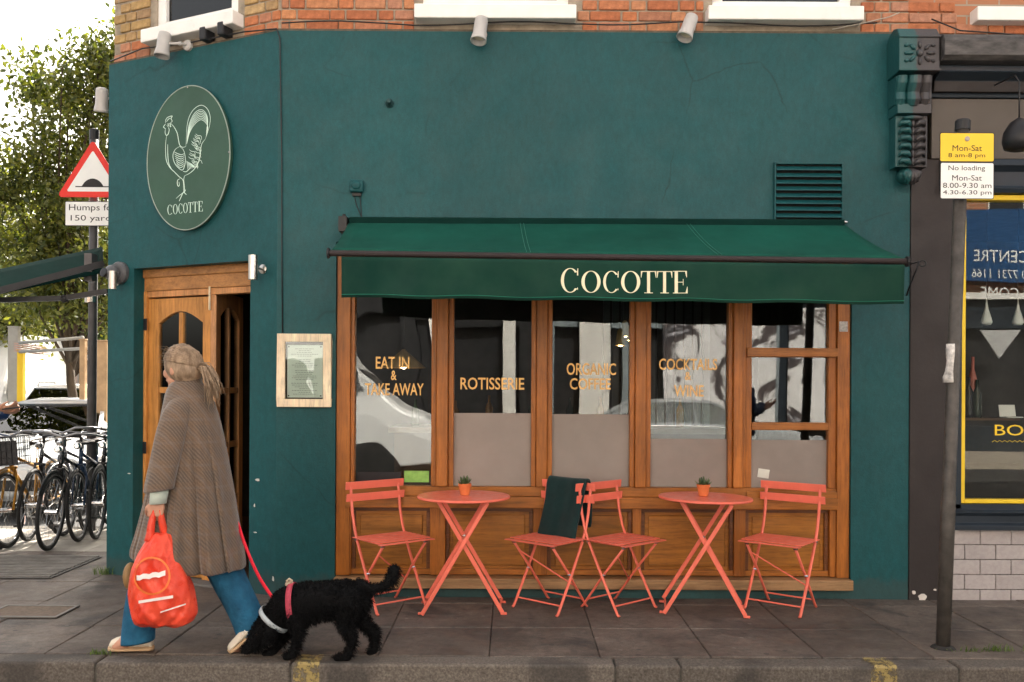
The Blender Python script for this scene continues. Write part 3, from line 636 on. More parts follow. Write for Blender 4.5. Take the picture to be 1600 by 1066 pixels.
# ------------------------------------------------------------------ awning
aw = empty('awning', (.6, 6.1, 2.2), label='dark green canvas awning with cream COCOTTE lettering over the windows', cat='awning')
A0 = P(546, 345, 6.15); A1 = P(1316, 349, 6.15); B0 = P(518, 391, 5.47); B1 = P(1411, 404, 5.37)
n_ = 40; grid = []
for j in range(11):
    t = j / 10; row = []
    for i in range(n_ + 1):
        u = i / n_; a = A0.lerp(A1, u); b = B0.lerp(B1, u); p = a.lerp(b, t)
        p.z -= .018 * math.sin(math.pi * t) * (1 + .3 * math.sin(u * 9)); row.append(p)
    grid.append(row)
MB().sheet(grid).build('canopy', AWN, aw, smooth=True, solid=.004)
sm = MB()
for u in (.345, .352, .68, .687):
    sm.tube([A0.lerp(A1, u).lerp(B0.lerp(B1, u), t / 10) + Vector((0, -.002, .006 - .018 * math.sin(math.pi * t / 10) * (1 + .3 * math.sin(u * 9)))) for t in range(11)], .0016, 4)
sm.build('canopy_seam', mat('seam_thread', (.05, .2, .15), .8), aw)
m = MB(); m.tube([B0 + Vector((-.012, -.01, -.02)), B1 + Vector((.012, -.01, -.02))], .019, 12); bar = m.build('front_bar', mat('bar_brown_metal', (.035, .026, .026), .4, metal=.3), aw, smooth=False)
for b, s in ((B0, -1), (B1, 1)): MB().lathe([(.03, 0), (.033, .004), (.033, .012), (.02, .016)], 14, b + Vector((s * .012, -.01, -.02)), Matrix.Rotation(s * math.pi / 2, 3, 'Y')).build('bar_end_cap', BLACKP, bar)
V0 = P(533, 401, 5.44); V1 = P(1413, 414, 5.34); W0 = P(533, 465, 5.44); W1 = P(1412, 476, 5.34)
g2 = []
for j in range(11):
    t = j / 10; row = []
    for i in range(121):
        u = i / 120; p = V0.lerp(V1, u).lerp(W0.lerp(W1, u), t)
        p.y += t * (.007 * math.sin(u * 47) + .005 * math.sin(u * 21 + 1) + .012 * math.exp(-((u - .09) / .03) ** 2) * math.sin(t * 5)) ; p.z += t * .004 * math.sin(u * 33)
        row.append(p)
    g2.append(row)
val = MB().sheet(g2).build('valance', VAL, aw, smooth=True, solid=.003)
hm = MB(); hm.tube([g2[9][i] * .5 + g2[10][i] * .5 + Vector((0, -.004, .006)) for i in range(121)], .0022, 4); hm.build('hem_seam', mat('hem_green', (.015, .15, .10), .8), val)
for x, y0, y1 in ((A0.x + .25, 6.12, 5.5), (A1.x - .3, 6.12, 5.42)):
    MB().bar((x, y0, 2.42), (x + .18, (y0 + y1) / 2, 2.30), .03, .04).bar((x + .18, (y0 + y1) / 2, 2.30), (x, y1, 2.20), .028, .036).build('folding_arm', BLACK, aw)
br = MB(); br.box(A0.x - .06, A0.x - .005, 6.06, 6.185, 2.50, 2.60); br.tube([(A0.x - .03, 6.1, 2.62), (A0.x - .03, 6.1, 2.48)], .012, 8); br.build('bracket', BLACK, aw)
MB().box(A0.x, A1.x, 6.1, 6.185, 2.545, 2.605).build('cassette', AWND, aw, bevel=.01)
MB().ell(A1 + Vector((.012, -.02, .004)), (.02, .015, .012)).build('corner_cap', CHROME, aw, smooth=True)
# high contrast serif capitals
def ring(cx, cz, rx, rz, tx, tz, a0=0, a1=360, n=40, flip=False):
    """O or C shape: outer ellipse and a narrower inner one"""
    vs = []; fs = []
    for k in range(n + 1):
        a = R(a0 + (a1 - a0) * k / n); c, s_ = math.cos(a), math.sin(a)
        vs += [(cx + rx * c, cz + rz * s_), (cx + (rx - tx) * c, cz + (rz - tz) * s_)]
    for k in range(n): fs.append((2*k, 2*k+2, 2*k+3, 2*k+1))
    return vs, fs
def serif(ch):
    V = []; F = []
    def addp(vs, fs=None):
        n = len(V); V.extend(vs); F.extend([tuple(i + n for i in f) for f in (fs or [tuple(range(len(vs)))])])
    if ch == 'O': addp(*ring(.5, .5, .5, .5, .17, .03)); return V, F
    if ch == 'C':
        addp(*ring(.52, .5, .52, .5, .17, .03, 42, 318)); addp([(.90, .70), (.965, .70), (.965, .985), (.93, .985), (.90, .85)]); addp([(.90, .18), (.93, .10), (.955, .16), (.93, .22)]); return V, F
    if ch == 'T':
        addp([(.40, .03), (.60, .03), (.60, .965), (.40, .965)]); addp([(.22, 0), (.78, 0), (.78, .03), (.22, .03)]); addp([(0, .965), (1, .965), (1, 1), (0, 1)])
        addp([(0, .70), (.03, .70), (.10, .965), (0, .965)]); addp([(.90, .965), (.97, .70), (1, .70), (1, .965)]); return V, F
    if ch == 'E':
        addp([(.12, .03), (.34, .03), (.34, .97), (.12, .97)]); addp([(0, 0), (1, 0), (1, .03), (0, .03)]); addp([(0, .97), (.95, .97), (.95, 1), (0, 1)])
        addp([(.34, .485), (.68, .485), (.68, .515), (.34, .515)]); addp([(.68, .36), (.72, .36), (.72, .64), (.68, .64)]); addp([(.86, .03), (1, .03), (1, .30), (.97, .30)]); addp([(.82, .97), (.92, .71), (.95, .71), (.95, .97)]); return V, F
def serif_word(put, boxes):
    for ch, x0, x1, z0, z1 in boxes:
        V, F = serif(ch); put([(x0 + (x1 - x0) * x, z0 + (z1 - z0) * z) for x, z in V], F)
lt = MB()
def val_pt(px, py):
    u = (px - 533) / 880; t = (py - (401 + 13 * u)) / (64 - 2 * u)
    i = min(119, max(0, int(u * 120))); j = min(9, max(0, int(t * 10)))
    Y = g2[j][i].y; return P(px, py, Y - .006)
def putv(pts, F):
    n = len(lt.v); lt.v += [tuple(val_pt(x, z)) for x, z in pts]; lt.f += [tuple(i + n for i in f)[::-1] for f in F]
base = lambda x: 457 + (x - 876) * .006
word = [('C', 876, 904, 38), ('O', 908, 938, 34), ('C', 942, 967, 34), ('O', 970, 1000, 34), ('T', 1001, 1025, 34), ('T', 1026, 1050, 34), ('E', 1051, 1074, 34.5)]
serif_word(putv, [(c, a, b, base(a) + .5, base(a) - h) for c, a, b, h in word])
lt.build('valance_lettering', CREAM, val)
# side-street awning at the left edge
sa = empty('side_awning', (-4.3, 7.2, 2.0), label='dark green side-street awning seen edge-on at the left', cat='awning')
q = [P(-60, 462, 6.6), P(-60, 412, 7.2), P(158, 388, 7.35), P(166, 440, 6.98)]
q = [P(-70, 436, 7.0), P(160, 386, 7.6), P(162, 426, 7.15), P(-70, 474, 6.6)]
g3 = [[q[0].lerp(q[1], i / 12).lerp(q[3].lerp(q[2], i / 12), t / 6) for i in range(13)] for t in range(7)]
MB().sheet(g3).build('canopy', AWND, sa, smooth=True, solid=.004)
b0, b1 = P(-70, 472, 6.58), P(162, 412, 7.12)
MB().bar(b0, b1, .03, .05).build('front_bar', BLACK, sa)
MB().bar(P(-70, 471, 6.9), P(100, 466, 7.1), .035, .04).bar(P(100, 466, 7.1), P(168, 455, 7.1), .035, .04).ell(P(100, 467, 7.1), (.035, .03, .03)).build('folding_arm', BLACK, sa)
MB().box(-3.42, -3.36, 7.15, 7.25, 2.28, 2.50).build('bracket', mat('grey_bracket', (.1, .09, .09), .5), sa)
# ------------------------------------------------------------------ oval rooster sign
sc_s, sc_z = CH(292.5, 247, .035); rw, rh = (CH(357, 250, .035)[0] - CH(228, 250, .035)[0]) / 2, (CH(292, 135, .035)[1] - CH(292, 359.5, .035)[1]) / 2
sg = empty('oval_sign', MCH @ Vector((sc_s, 0, sc_z - rh)), label='oval green sign with pale rooster drawing and COCOTTE above the door', cat='sign')
ov = [(sc_s + rw * math.cos(a), sc_z + rh * math.sin(a)) for a in [2 * math.pi * k / 72 for k in range(72)]]
MB(MCH).prism(ov, -.035, -.004).build('disc', SIGNG, sg, bevel=.002)
rm = MB(MCH); rm.tube([(x, -.034, z) for x, z in ov], .0045, 6, closed=True); rm.build('rim', mat('sign_edge', (.30, .36, .31), .4), sg, smooth=True)
dw = MB(MCH)
def z5(x, y): return CH(210 + x * .23448, 120 + y * .23452, .0375)
def stroke(pts, w=2.6, taper=True, fill=True):
    """smooth flat ribbon through points given in the sign's close-up"""
    p = [Vector((x, y)) for x, y in pts]; out = []
    for i in range(len(p) - 1):
        a, b, c, d = p[max(i-1, 0)], p[i], p[i+1], p[min(i+2, len(p)-1)]
        for k in range(5):
            t = k / 5; out.append(.5 * ((2*b) + (c - a) * t + (2*a - 5*b + 4*c - d) * t*t + (3*b - a - 3*c + d) * t**3))
    out.append(p[-1]); m = len(out); L = []; Rr = []
    stroke.n += 1; yy = -.0372 - .00002 * (stroke.n % 40)
    for i, c in enumerate(out):
        t = out[min(i+1, m-1)] - out[max(i-1, 0)]; t = t.normalized() if t.length else Vector((1, 0)); nn = Vector((-t.y, t.x))
        h = w * (1 if not taper else max(.45, math.sin(math.pi * (i + .8) / (m + .6)) ** .5)) 
        for S_, sg_ in ((L, 1), (Rr, -1)):
            s_, z_ = z5(*(c + nn * h * sg_)); S_.append((s_, yy, z_))
    dw.sheet([L, Rr])
stroke.n = 0
S = [[(205,308),(208,286),(222,270),(250,262),(242,279),(250,296),(237,308)], [(212,300),(226,282),(238,277)], [(206,314),(192,335),(206,346)], [(205,346),(203,374),(212,391),(224,380),(230,352),(222,336)],
     [(216,318),(224,314),(229,322),(222,330),(215,324)], [(230,310),(240,318),(236,334),(244,330)],
     [(238,308),(262,335),(283,375),(292,420),(300,455),(318,470),(340,466)], [(213,391),(207,440),(206,500),(212,560),(235,605),(265,635),(295,665),(322,690),(326,740),(328,775)], [(220,450),(221,520),(228,580),(250,622)],
     [(300,465),(270,485),(255,525),(265,572),(290,606),(318,622),(333,592),(338,545),(326,490),(300,465)]]
for k in range(7): S.append([(262 + k*3, 500 + k*14), (285 + k*2, 512 + k*15), (312, 520 + k*14), (330, 512 + k*13)])
S += [[(341,466),(345,400),(349,330),(366,262),(400,212),(445,190),(484,214),(503,265),(500,320),(486,372),(470,416)]]
for k in range(1, 8):
    f = k / 8
    S.append([(346 + 6*f, 452 - 20*f), (352 + 14*f, 372 + 10*f), (364 + 26*f, 300 + 40*f), (398 + 26*f, 232 + 74*f), (444 + 8*f, 208 + 92*f), (476 + 10*f, 236 + 100*f), (488 - 4*f, 286 + 90*f), (482 - 8*f, 330 + 80*f)])
for k in range(22):
    x = 350 + 62 * random.random(); y = 380 + 210 * (k / 22); S.append([(x, y), (x + 14, y + 12), (x + 30 + 8 * random.random(), y + 16), (x + 40, y + 34 + 14 * random.random())])
for k in range(7): S.append([(345 + k*5, 560 + k*3), (352 + k*8, 590 + k*2), (356 + k*10, 622 - k*4)])
S += [[(470,416),(446,452),(438,505),(428,562),(400,612),(368,642),(330,662)], [(322,630),(345,632),(372,606)], [(332,662),(327,690),(332,742),(325,770),(300,790),(276,812)], [(325,768),(310,800),(296,830)], [(326,768),(345,786)], [(330,772),(340,752)],
      [(302,680),(288,688),(284,710),(290,730),(298,722),(295,700)]]
for i_, s_ in enumerate(S): stroke(s_, 2.3 if i_ < 17 or i_ > len(S) - 9 else 1.7)
dw.build('rooster_drawing', MINT, sg)
lt = MB(MCH)
def puts(pts, F): 
    n = len(lt.v); lt.add([(lambda q: (q[0], -.0382, q[1]))(z5(x, z)) for x, z in pts], [f[::-1] for f in F])
cw = [('C', 219, 245), ('O', 258, 282), ('C', 290, 312), ('O', 320, 347), ('T', 351, 381), ('T', 387, 417), ('E', 424, 454)]
cw = [('C', 219, 251), ('O', 256, 287), ('C', 292, 320), ('O', 324, 354), ('T', 357, 386), ('T', 389, 419), ('E', 424, 454)]
serif_word(puts, [(c, a, b, 921 - (a - 219) * .115, 853 - (a - 219) * .115) for c, a, b in cw])
lt.build('sign_lettering', MINT, sg)
MB(MCH).ell((sc_s, -.037, sc_z + rh - .012), (.006, .004, .006)).ell((sc_s + rw - .008, -.037, sc_z), (.006, .004, .006)).build('screw', CHROME, sg)

# ------------------------------------------------------------------ lamps, camera, boxes on the walls
def spot(base, d_out, tilt, side, lb, M3=None):
    """grey can spotlight on a short arm; base = fixing point on the wall, d_out = outward unit vector"""
    o = Vector(d_out); b = Vector(base); e = empty('spotlight', b, label=lb, cat='spotlight', group='grey spotlights along the top of the green wall')
    rot = o.to_track_quat('Z', 'Y').to_matrix()
    MB().lathe([(.04, 0), (.04, .02), (.03, .028), (.012, .03)], 16, b, rot).build('base_plate', GREYL, e, smooth=False)
    c = b + o * .11 + Vector(side) * .10
    MB().tube([b + o * .028, b + o * .06 + Vector(side) * .02, c], .010, 8).ell(b + o * .06 + Vector(side) * .02, (.016, .016, .016)).build('arm', GREYL, e, smooth=True)
    ax = Vector(tilt).normalized(); r2 = ax.to_track_quat('Z', 'Y').to_matrix()
    MB().lathe([(.02, .085), (.042, .075), (.046, .05), (.046, -.04), (.054, -.085), (.056, -.10), (.048, -.10), (.044, -.06)], 20, c, r2).build('lamp_body', GREYL, e, smooth=True)
    MB().lathe([(.044, -.062), (.001, -.06)], 18, c, r2).build('lens', mat('lamp_lens', (.75, .68, .5), .25) if 'lamp_lens' not in bpy.data.materials else bpy.data.materials['lamp_lens'], e)
b_ = P(752, 56, 6.21); spot(b_, (0, -1, 0), (.12, .25, 1), (-.05, 0, .06), 'grey spotlight under the first white sill above the awning')
b_ = P(1070, 52, 6.21); spot(b_, (0, -1, 0), (.38, .25, 1), (.04, 0, .07), 'grey spotlight tilted aside at the second sill above the awning')
s_, z_ = CH(295, 72); b_ = MCH @ Vector((s_, .0, z_)); spot(b_, -ch_n, (.1, .1, 1), -ch_t * 1.35 + Vector((0, 0, .02)), 'grey spotlight below the sill above the oval sign')
b_ = MCH @ Vector((.0, .1, CH(170, 148)[1])); spot(b_, (-1, 0, 0), (.12, -.2, 1), (-.2, -.2, -.1), 'grey spotlight sticking out left of the building corner')
for px, py in ((318, 52), (346, 44)):
    s_, z_ = CH(px, py, .06)
    MB(MCH).box(s_ - .035, s_ + .025, -.075, .03, z_ - .05, z_ + .045).build('junction_box', BLACKP, bevel=.012, label='black box under the sill %s' % ('nearer the spotlight' if px < 330 else 'nearer the corner of the front wall'), cat='box', group='black boxes under the sill')
def updown(s_, z0, z1, r, so, lb, cam_=False):
    e = empty('wall_light', MCH @ Vector((so, 0, (z0 + z1) / 2)), label=lb, cat='wall light', group='steel wall lights by the door')
    MB(MCH).lathe([(r, z0), (r, z1), (r - .004, z1), (r - .006, z1 - .01)], 18, (s_, -.10, 0)).build('cylinder', STEEL, e, smooth=False)
    rr = Matrix.Rotation(R(90), 3, 'X')
    MB(MCH).lathe([(.033, 0), (.033, .008), (.01, .016)], 16, (so, 0, (z0 + z1) / 2), rr).tube([(so, -.01, (z0+z1)/2), (s_, -.10, (z0+z1)/2)], .008, 8).build('mount', STEEL, e)
sa_, za_ = CH(395, 437, .1); _, zb_ = CH(395, 399, .1); updown(sa_, za_, zb_, .032, CH(411, 417)[0], 'brushed steel cylinder wall light right of the door')
sa_, za_ = CH(174, 452, .1); _, zb_ = CH(174, 424, .1); updown(sa_ + .01, za_, zb_, .03, CH(182, 440)[0], 'brushed steel cylinder wall light under the security camera')
s_, z_ = CH(189, 427, .0); ce = empty('security_camera', MCH @ Vector((s_, 0, z_)), label='grey dome security camera left of the door', cat='camera')
rr = Matrix.Rotation(R(90), 3, 'X')
DG = mat('camera_grey', (.10, .10, .105), .4); MB(MCH).lathe([(.085, 0), (.085, .03), (.07, .05)], 24, (s_, 0, z_), rr).build('mount', DG, ce)
MB(MCH).ell((s_ - .01, -.075, z_ - .005), (.06, .055, .06)).build('dome', DG, ce, smooth=True)
MB(MCH).lathe([(.035, 0), (.035, .02), (.02, .022)], 16, (s_ - .035, -.115, z_ - .01), Matrix.Rotation(R(75), 3, 'X')).build('lens', BLACKP, ce)
# menu frame
mx0, mx1, mz0, mz1 = FX(434), FX(518), FZ(636, 475), FZ(522, 475); mf = empty('menu_frame', ((mx0 + mx1) / 2, Y0, mz0), label='pale wooden menu frame with printed menu beside the door', cat='menu frame')
w = MB(Fm); t = .055
w.box(mx0, mx1, -.035, -.003, mz0, mz0 + t); w.box(mx0, mx1, -.035, -.003, mz1 - t, mz1); w.box(mx0, mx0 + t, -.035, -.003, mz0 + t, mz1 - t); w.box(mx1 - t, mx1, -.035, -.003, mz0 + t, mz1 - t)
w.build('frame', PALEW, mf, bevel=.003)
MB(Fm).box(mx0 + t, mx1 - t, -.008, -.004, mz0 + t, mz1 - t).build('back_board', mat('dark_frame_board', (.05, .045, .04), .7), mf)  # dark backing board behind the menu sheet
MB(Fm).box(mx0 + t + .012, mx1 - t - .006, -.012, -.009, mz0 + t + .01, mz1 - t - .022).build('menu_sheet', mat('menu_paper', (.66, .72, .66), .6, var=.04, vs=3, bmp=0), mf)
w = MB(Fm); ml, mrr = mx0 + t + .03, mx1 - t - .03
for k in range(26):
    if k in (5, 11, 18): continue
    z = mz1 - t - .05 - k * .0125; c = (ml + mrr) / 2; hw = (mrr - ml) / 2 * random.uniform(.35, .95)
    if z < mz0 + t + .03: break
    x = c - hw
    while x < c + hw: dx = random.uniform(.008, .022); w.box(x, min(x + dx, c + hw), -.0135, -.0125, z, z + .0035); x += dx + .004
w.build('menu_print', mat('grey_print', (.22, .26, .24), .8, bmp=0), mf)
w = MB(Fm)
for x in (mx0 + t + .022, mx1 - t - .018):
    for z in (mz0 + t + .022, mz1 - t - .034): w.lathe([(.005, 0), (.005, .003), (.002, .004)], 10, (x, -.0125, z), rr)
w.build('screw', BLACK, mf)
MB(Fm).box(mx0 + t, mx1 - t, -.026, -.024, mz0 + t, mz1 - t).build('cover_pane', GLASS, mf)
# small boxes and wires painted with the wall
x_, z_ = FX(556), FZ(293, 556); bx_ = empty('sensor_box', (x_, Y0, z_), label='small green painted sensor box with two wires above the awning', cat='box')
MB(Fm).box(x_ - .048, x_ + .048, -.045, 0, z_ - .04, z_ + .045).build('housing', GREEN, bx_, bevel=.014, seg=3)
MB(Fm).ell((x_, -.046, z_ + .006), (.034, .012, .03)).build('cover', GREEN, bx_, smooth=True)
MB(Fm).box(x_ - .03, x_ + .03, -.02, 0, z_ - .062, z_ - .041).build('cable_gland', BLACK, bx_)
MB(Fm).tube([(x_ - .02, -.008, z_ - .06), (x_ + .0, -.008, z_ - .13), (x_ + .03, -.006, z_ - .2), (x_ + .04, -.006, z_ - .25)], .003, 5).tube([(x_ + .02, -.008, z_ - .06), (x_ + .03, -.008, z_ - .15), (x_ + .035, -.006, z_ - .24)], .003, 5).build('wire', BLACK, bx_)
x_, z_ = FX(606), FZ(162, 606)
MB(Fm).lathe([(.03, 0), (.028, .012), (.016, .02), (.014, .05), (.018, .055), (.014, .06)], 14, (x_, 0, z_), rr).build('wall_stud', GREEN, smooth=True, label='small round green stud high on the plain wall', cat='stud')
# louvred vent
vx0, vx1, vz0, vz1 = FX(1209), FX(1311), FZ(344, 1260), FZ(258, 1260)
vg = empty('vent_grille', ((vx0 + vx1) / 2, Y0, vz0), label='green louvred vent grille above the right end of the awning', cat='vent')
w = MB(Fm); w.box(vx0, vx1, -.004, -.002, vz0, vz1); w.build('backing', mat('vent_dark', (.006, .007, .007), .9), vg)
nb = 8
for k in range(nb):
    z = vz1 - .012 - (k + 1) * (vz1 - vz0 - .01) / nb + .02
    q = MB(Fm); q.add([(vx0, -.006, z + .027), (vx1, -.006, z + .027), (vx1, -.034, z), (vx0, -.034, z), (vx0, -.034, z - .006), (vx1, -.034, z - .006), (vx1, -.006, z + .019), (vx0, -.006, z + .019)], [(3, 2, 1, 0), (4, 5, 2, 3), (7, 6, 5, 4), (0, 7, 4, 3), (1, 2, 5, 6)])
    q.build('slat', GREEN, vg)
w = MB(Fm)
for a, b, c, d in ((vx0 - .012, vx0 - .001, vz0 - .01, vz1 + .012), (vx1 + .001, vx1 + .012, vz0 - .01, vz1 + .012), (vx0 - .001, vx1 + .001, vz1, vz1 + .012)): w.box(a, b, -.03, 0, c, d)
w.build('frame', GREEN, vg, bevel=.002)
# cables
def cable(pts, r, lb, mt=BLACK): MB().tube(pts, r, 6).build('cable', mt, smooth=True, label=lb, cat='cable', group='cables on the facade')
cable([P(432, 46, 6.17), P(437, 60, 6.175), P(438, 130, 6.178), P(440, 260, 6.178), P(440, 400, 6.178), P(441, 520, 6.178)], .0045, 'thin black cable running down the corner to the menu frame')
pts = [P(x, 48 + (-12 if 640 < x < 650 else 0) + 3 * math.sin(x / 47) - (12 if x < 640 else (11 if 640 <= x < 900 else (12 if x < 1100 else 10))), 6.165 if not (640 < x < 900 or 1095 < x < 1345) else 6.17) for x in range(440, 1390, 30)]
cable(pts, .005, 'long black cable along the brick ledge above the green wall')
cable([P(172, 96, 6.85), P(222, 76, 6.7), P(300, 66, 6.5), P(345, 57, 6.37), P(380, 50, 6.3), P(432, 45, 6.165)], .005, 'black cable along the ledge above the oval sign')
cable([P(1300, 46, 6.16), P(1350, 36, 6.15), P(1388, 27, 6.12), P(1405, 20, 6.1)], .004, 'pale wire looping to the top of the carved bracket', mat('pale_wire', (.4, .36, .3), .6))
cable([P(1455, 30, 6.1), P(1500, 48, 6.05), P(1560, 52, 6.0), P(1640, 60, 6.0)], .005, 'black wire above the neighbouring cornice')
# iron scroll bracket by the pier
hk = MB(); hk.tube([P(1414, 415, 6.0), P(1436, 409, 5.9)], .006, 6).tube([P(1416, 462, 6.0), P(1422, 445, 5.97), P(1430, 425, 5.93), P(1436, 409, 5.9)], .006, 6)
hk.tube([P(1436, 409, 5.9) + Vector((.022 + .022 * math.cos(a), 0, -.012 + .02 * math.sin(a))) for a in [R(150 - 30 * k) for k in range(11)]], .005, 6)
hk.build('scroll_bracket', BLACK, label='small black iron scroll bracket at the right end of the awning', cat='bracket', smooth=True)
# ------------------------------------------------------------------ carved console bracket between the shopfronts
xs0, xs1, xmid = FX(1396, 6.05), FX(1459, 6.05), FX(1420, 6.0)
m_, n, l, b = nodes('two_tone_paint'); tc = N(n, 'ShaderNodeNewGeometry'); sp = N(n, 'ShaderNodeSeparateXYZ'); l.new(tc.outputs['Position'], sp.inputs[0])
vv = coords(n, l); e_ = math_(n, l, 'ADD', sp.outputs[0], math_(n, l, 'MULTIPLY', noise(n, l, vv, 30, 5), .03))
f_ = ramp(n, l, math_(n, l, 'SUBTRACT', e_, FX(1428, 6.0) + .015 - .5), [(.495, 0), (.505, 1)])
l.new(mixc(n, l, f_, (.010, .07, .072), (.045, .04, .042)), b.inputs['Base Color']); b.inputs['Roughness'].default_value = .45; bump(n, l, b, noise(n, l, vv, 45, 6), .6, .004)
TWO = m_
cb = empty('console_bracket', ((xs0 + xs1) / 2, Y0, FZ(290, 1420)), label='carved console bracket painted half green and half dark grey between the shopfronts', cat='bracket')
zc = lambda py: FZ(py, 1425, 6.0)
xa, xb = xs0, xs1
# arched top block
arc = [(-.20, zc(112)), (.02, zc(112)), (.02, zc(58)), (-.03, zc(44)), (-.10, zc(38)), (-.16, zc(42)), (-.20, zc(56))]
q = MB(); q.add([(xa, Y0 + y, z) for y, z in arc] + [(xb, Y0 + y, z) for y, z in arc], [tuple(range(7)), tuple(range(7, 14))[::-1]] + [(i, i + 7, (i + 1) % 7 + 7, (i + 1) % 7) for i in range(7)]); q.build('top_block', TWO, cb, bevel=.008)
MB().bar((xa - .005, Y0 - .205, zc(58)), (xb + .005, Y0 - .205, zc(58)), .012, .014).build('block_moulding', TWO, cb, bevel=.004); MB().bar((xa - .006, Y0 - .2, zc(110)), (xb + .006, Y0 - .2, zc(110)), .025, .016).build('block_moulding', TWO, cb, bevel=.004)
cv_ = MB(); cx = (xa + xb) / 2
for k in range(8):
    a = 2 * math.pi * k / 8; cv_.ell((cx + .07 * math.cos(a), Y0 - .205, zc(84) + .055 * math.sin(a)), (.028, .014, .013), Matrix.Rotation(-a, 3, 'Y'), 8, 6)
cv_.ell((cx, Y0 - .205, zc(84)), (.025, .02, .025), None, 10, 7)
for s_ in (-1, 1):
    for k in range(3): cv_.ell((cx + s_ * .09, Y0 - .203, zc(72 + k * 12)), (.016, .012, .012), None, 8, 6)
    for k in range(4): cv_.ell((cx + s_ * (.02 + k * .025), Y0 - .155 - .01 * k * .0, zc(50) + .008 - .005 * k), (.018, .016, .010), Matrix.Rotation(s_ * .7, 3, 'Y'), 8, 6)
cv_.build('carved_rosette', TWO, cb, smooth=True, kind='stuff')
# fluted bell below
q = MB()
for k, w in enumerate((.06, .085, .06)):
    x = xa + .035 + (.0, .085, .165)[k] + .0
    prof = [(x, -.17, zc(116)), (x, -.16, zc(126)), (x, -.13, zc(140)), (x, -.135, zc(152)), (x, -.12, zc(160))]
    q.tube([(x, Y0 + y, z) for _, y, z in prof], [w * .55, w * .6, w * .56, w * .62, w * .5], 12)
q.box(xa + .01, xb - .02, Y0 - .13, Y0 + .02, zc(158), zc(113)); q.build('fluted_neck', TWO, cb, smooth=False, bevel=.006)
q = MB(); q.box(xa + .012, xb - .03, Y0 - .15, Y0 + .02, zc(174), zc(159)); q.build('band', TWO, cb, bevel=.004)
q = MB(); q.box(xa + .02, xb - .035, Y0 - .10, Y0 + .02, zc(256), zc(174.5)); q.build('leaf_panel', TWO, cb, bevel=.004)
q = MB(); c2 = (xa + xb) / 2 - .008
for j in range(6):
    z = zc(188 + j * 12)
    for s_ in (-1, 1):
        q.tube([(c2 + s_ * .008, Y0 - .115, z - .02), (c2 + s_ * .04, Y0 - .14 - .008 * math.sin(j), z), (c2 + s_ * .075, Y0 - .125, z + .006), (c2 + s_ * .088, Y0 - .108, z - .02)], [.012, .02, .016, .007], 8)
    q.ell((c2, Y0 - .122, z), (.012, .016, .028), None, 8, 6)
q.ell((c2, Y0 - .125, zc(180)), (.07, .03, .018)); q.build('acanthus_leaves', TWO, cb, smooth=True)
q = MB()
for k in range(7):
    a = R(-75 + 25 * k); q.tube([(c2, Y0 - .07, zc(258)), (c2 + .05 * math.sin(a), Y0 - .12, zc(268)), (c2 + .055 * math.sin(a), Y0 - .10, zc(268) - .06 * math.cos(a) - .01)], [.02, .022, .008], 8)
q.ell((c2, Y0 - .03, zc(266)), (.07, .07, .06)); q.build('leaf_drop', TWO, cb, smooth=True)
# ------------------------------------------------------------------ neighbouring building
nb_ = empty('neighbour_building', (5, Y0, 0), label='neighbouring shop with taupe fascia, yellow window frame and pale tiled base', cat='building')
NX = XR + .002; PX1 = FX(1487); zq = lambda py: FZ(py, 1540)
MB().box(NX, PX1, Y0 - .012, Y0 + .25, -.03, zq(250)).build('pier', PIER, nb_, bevel=.004)
MB().box(XR, 14, Y0 + .045, BK, zq(40), HB).build('upper_wall', BRICKWALL, nb_)
nbx = FX(1462)
for c in range(3):
    z = ZT + .018 + c * .0755; x = FX(1418) - .1 * (c % 2); k = c
    while x < FX(1660):
        w = .215 if k % 2 == 0 else .1025
        if not (x + w > FX(1515) - .01 and z + .05 > zq(38)) and x > XR - .25:
            q = MB(); q.box(x, x + w, Y0 + BY, Y0 + BY + .05, z, z + .064); q.build('brick', BRICKR, nb_, bevel=.004, seg=1)
        x += w + .0105; k += 1
MB().box(XR, 14, Y0 + .045, Y0 + .2, zq(70), zq(40)).build('brick_backing', MORTAR, nb_)
s = MB(); s.box(FX(1517), FX(1700), Y0 - .06, Y0 + .06, zq(37), zq(15)); ws = s.build('window_sill', WHITE, nb_, bevel=.008)
s = MB(); s.box(FX(1523), FX(1690), Y0 + .046, Y0 + .1, zq(14), zq(-60)); s.build('window_frame', WHITE, nb_, bevel=.006)
# cornice, mouldings, fascia
cx0, cx1 = FX(1462, 6.05), 9
def moul(nm, mt, prof, x0=cx0, x1=cx1, sm=False):
    """profile of (outward distance, photo row)"""
    n_ = len(prof); pts = [(-d, z) for d, z in prof]
    q = MB(); q.add([(x0, Y0 + d, z) for d, z in pts] + [(x1, Y0 + d, z) for d, z in pts], [tuple(range(n_))[::-1], tuple(range(n_, 2*n_))] + [(i, (i+1) % n_, (i+1) % n_ + n_, i + n_) for i in range(n_)])
    return q.build(nm, mt, nb_, bevel=.003, weld=True)
moul('cornice', WEATH, [(-.02, zq(52)), (.06, zq(62)), (.22, zq(74)), (.24, zq(84)), (.24, zq(106)), (.20, zq(111)), (-.02, zq(112))])
moul('cornice_moulding', NAVY, [(-.02, zq(112.5)), (.13, zq(113)), (.13, zq(122)), (.17, zq(126)), (.10, zq(134)), (.05, zq(152)), (.045, zq(156)), (-.02, zq(156))])
moul('fascia_top_rail', PIER, [(-.02, zq(130)), (.10, zq(132)), (.085, zq(150)), (.0, zq(151))], cx0, cx1)
moul('fascia_board', TAUPE, [(-.02, zq(157)), (.03, zq(157)), (.03, zq(250)), (-.02, zq(250))], FX(1450), cx1)
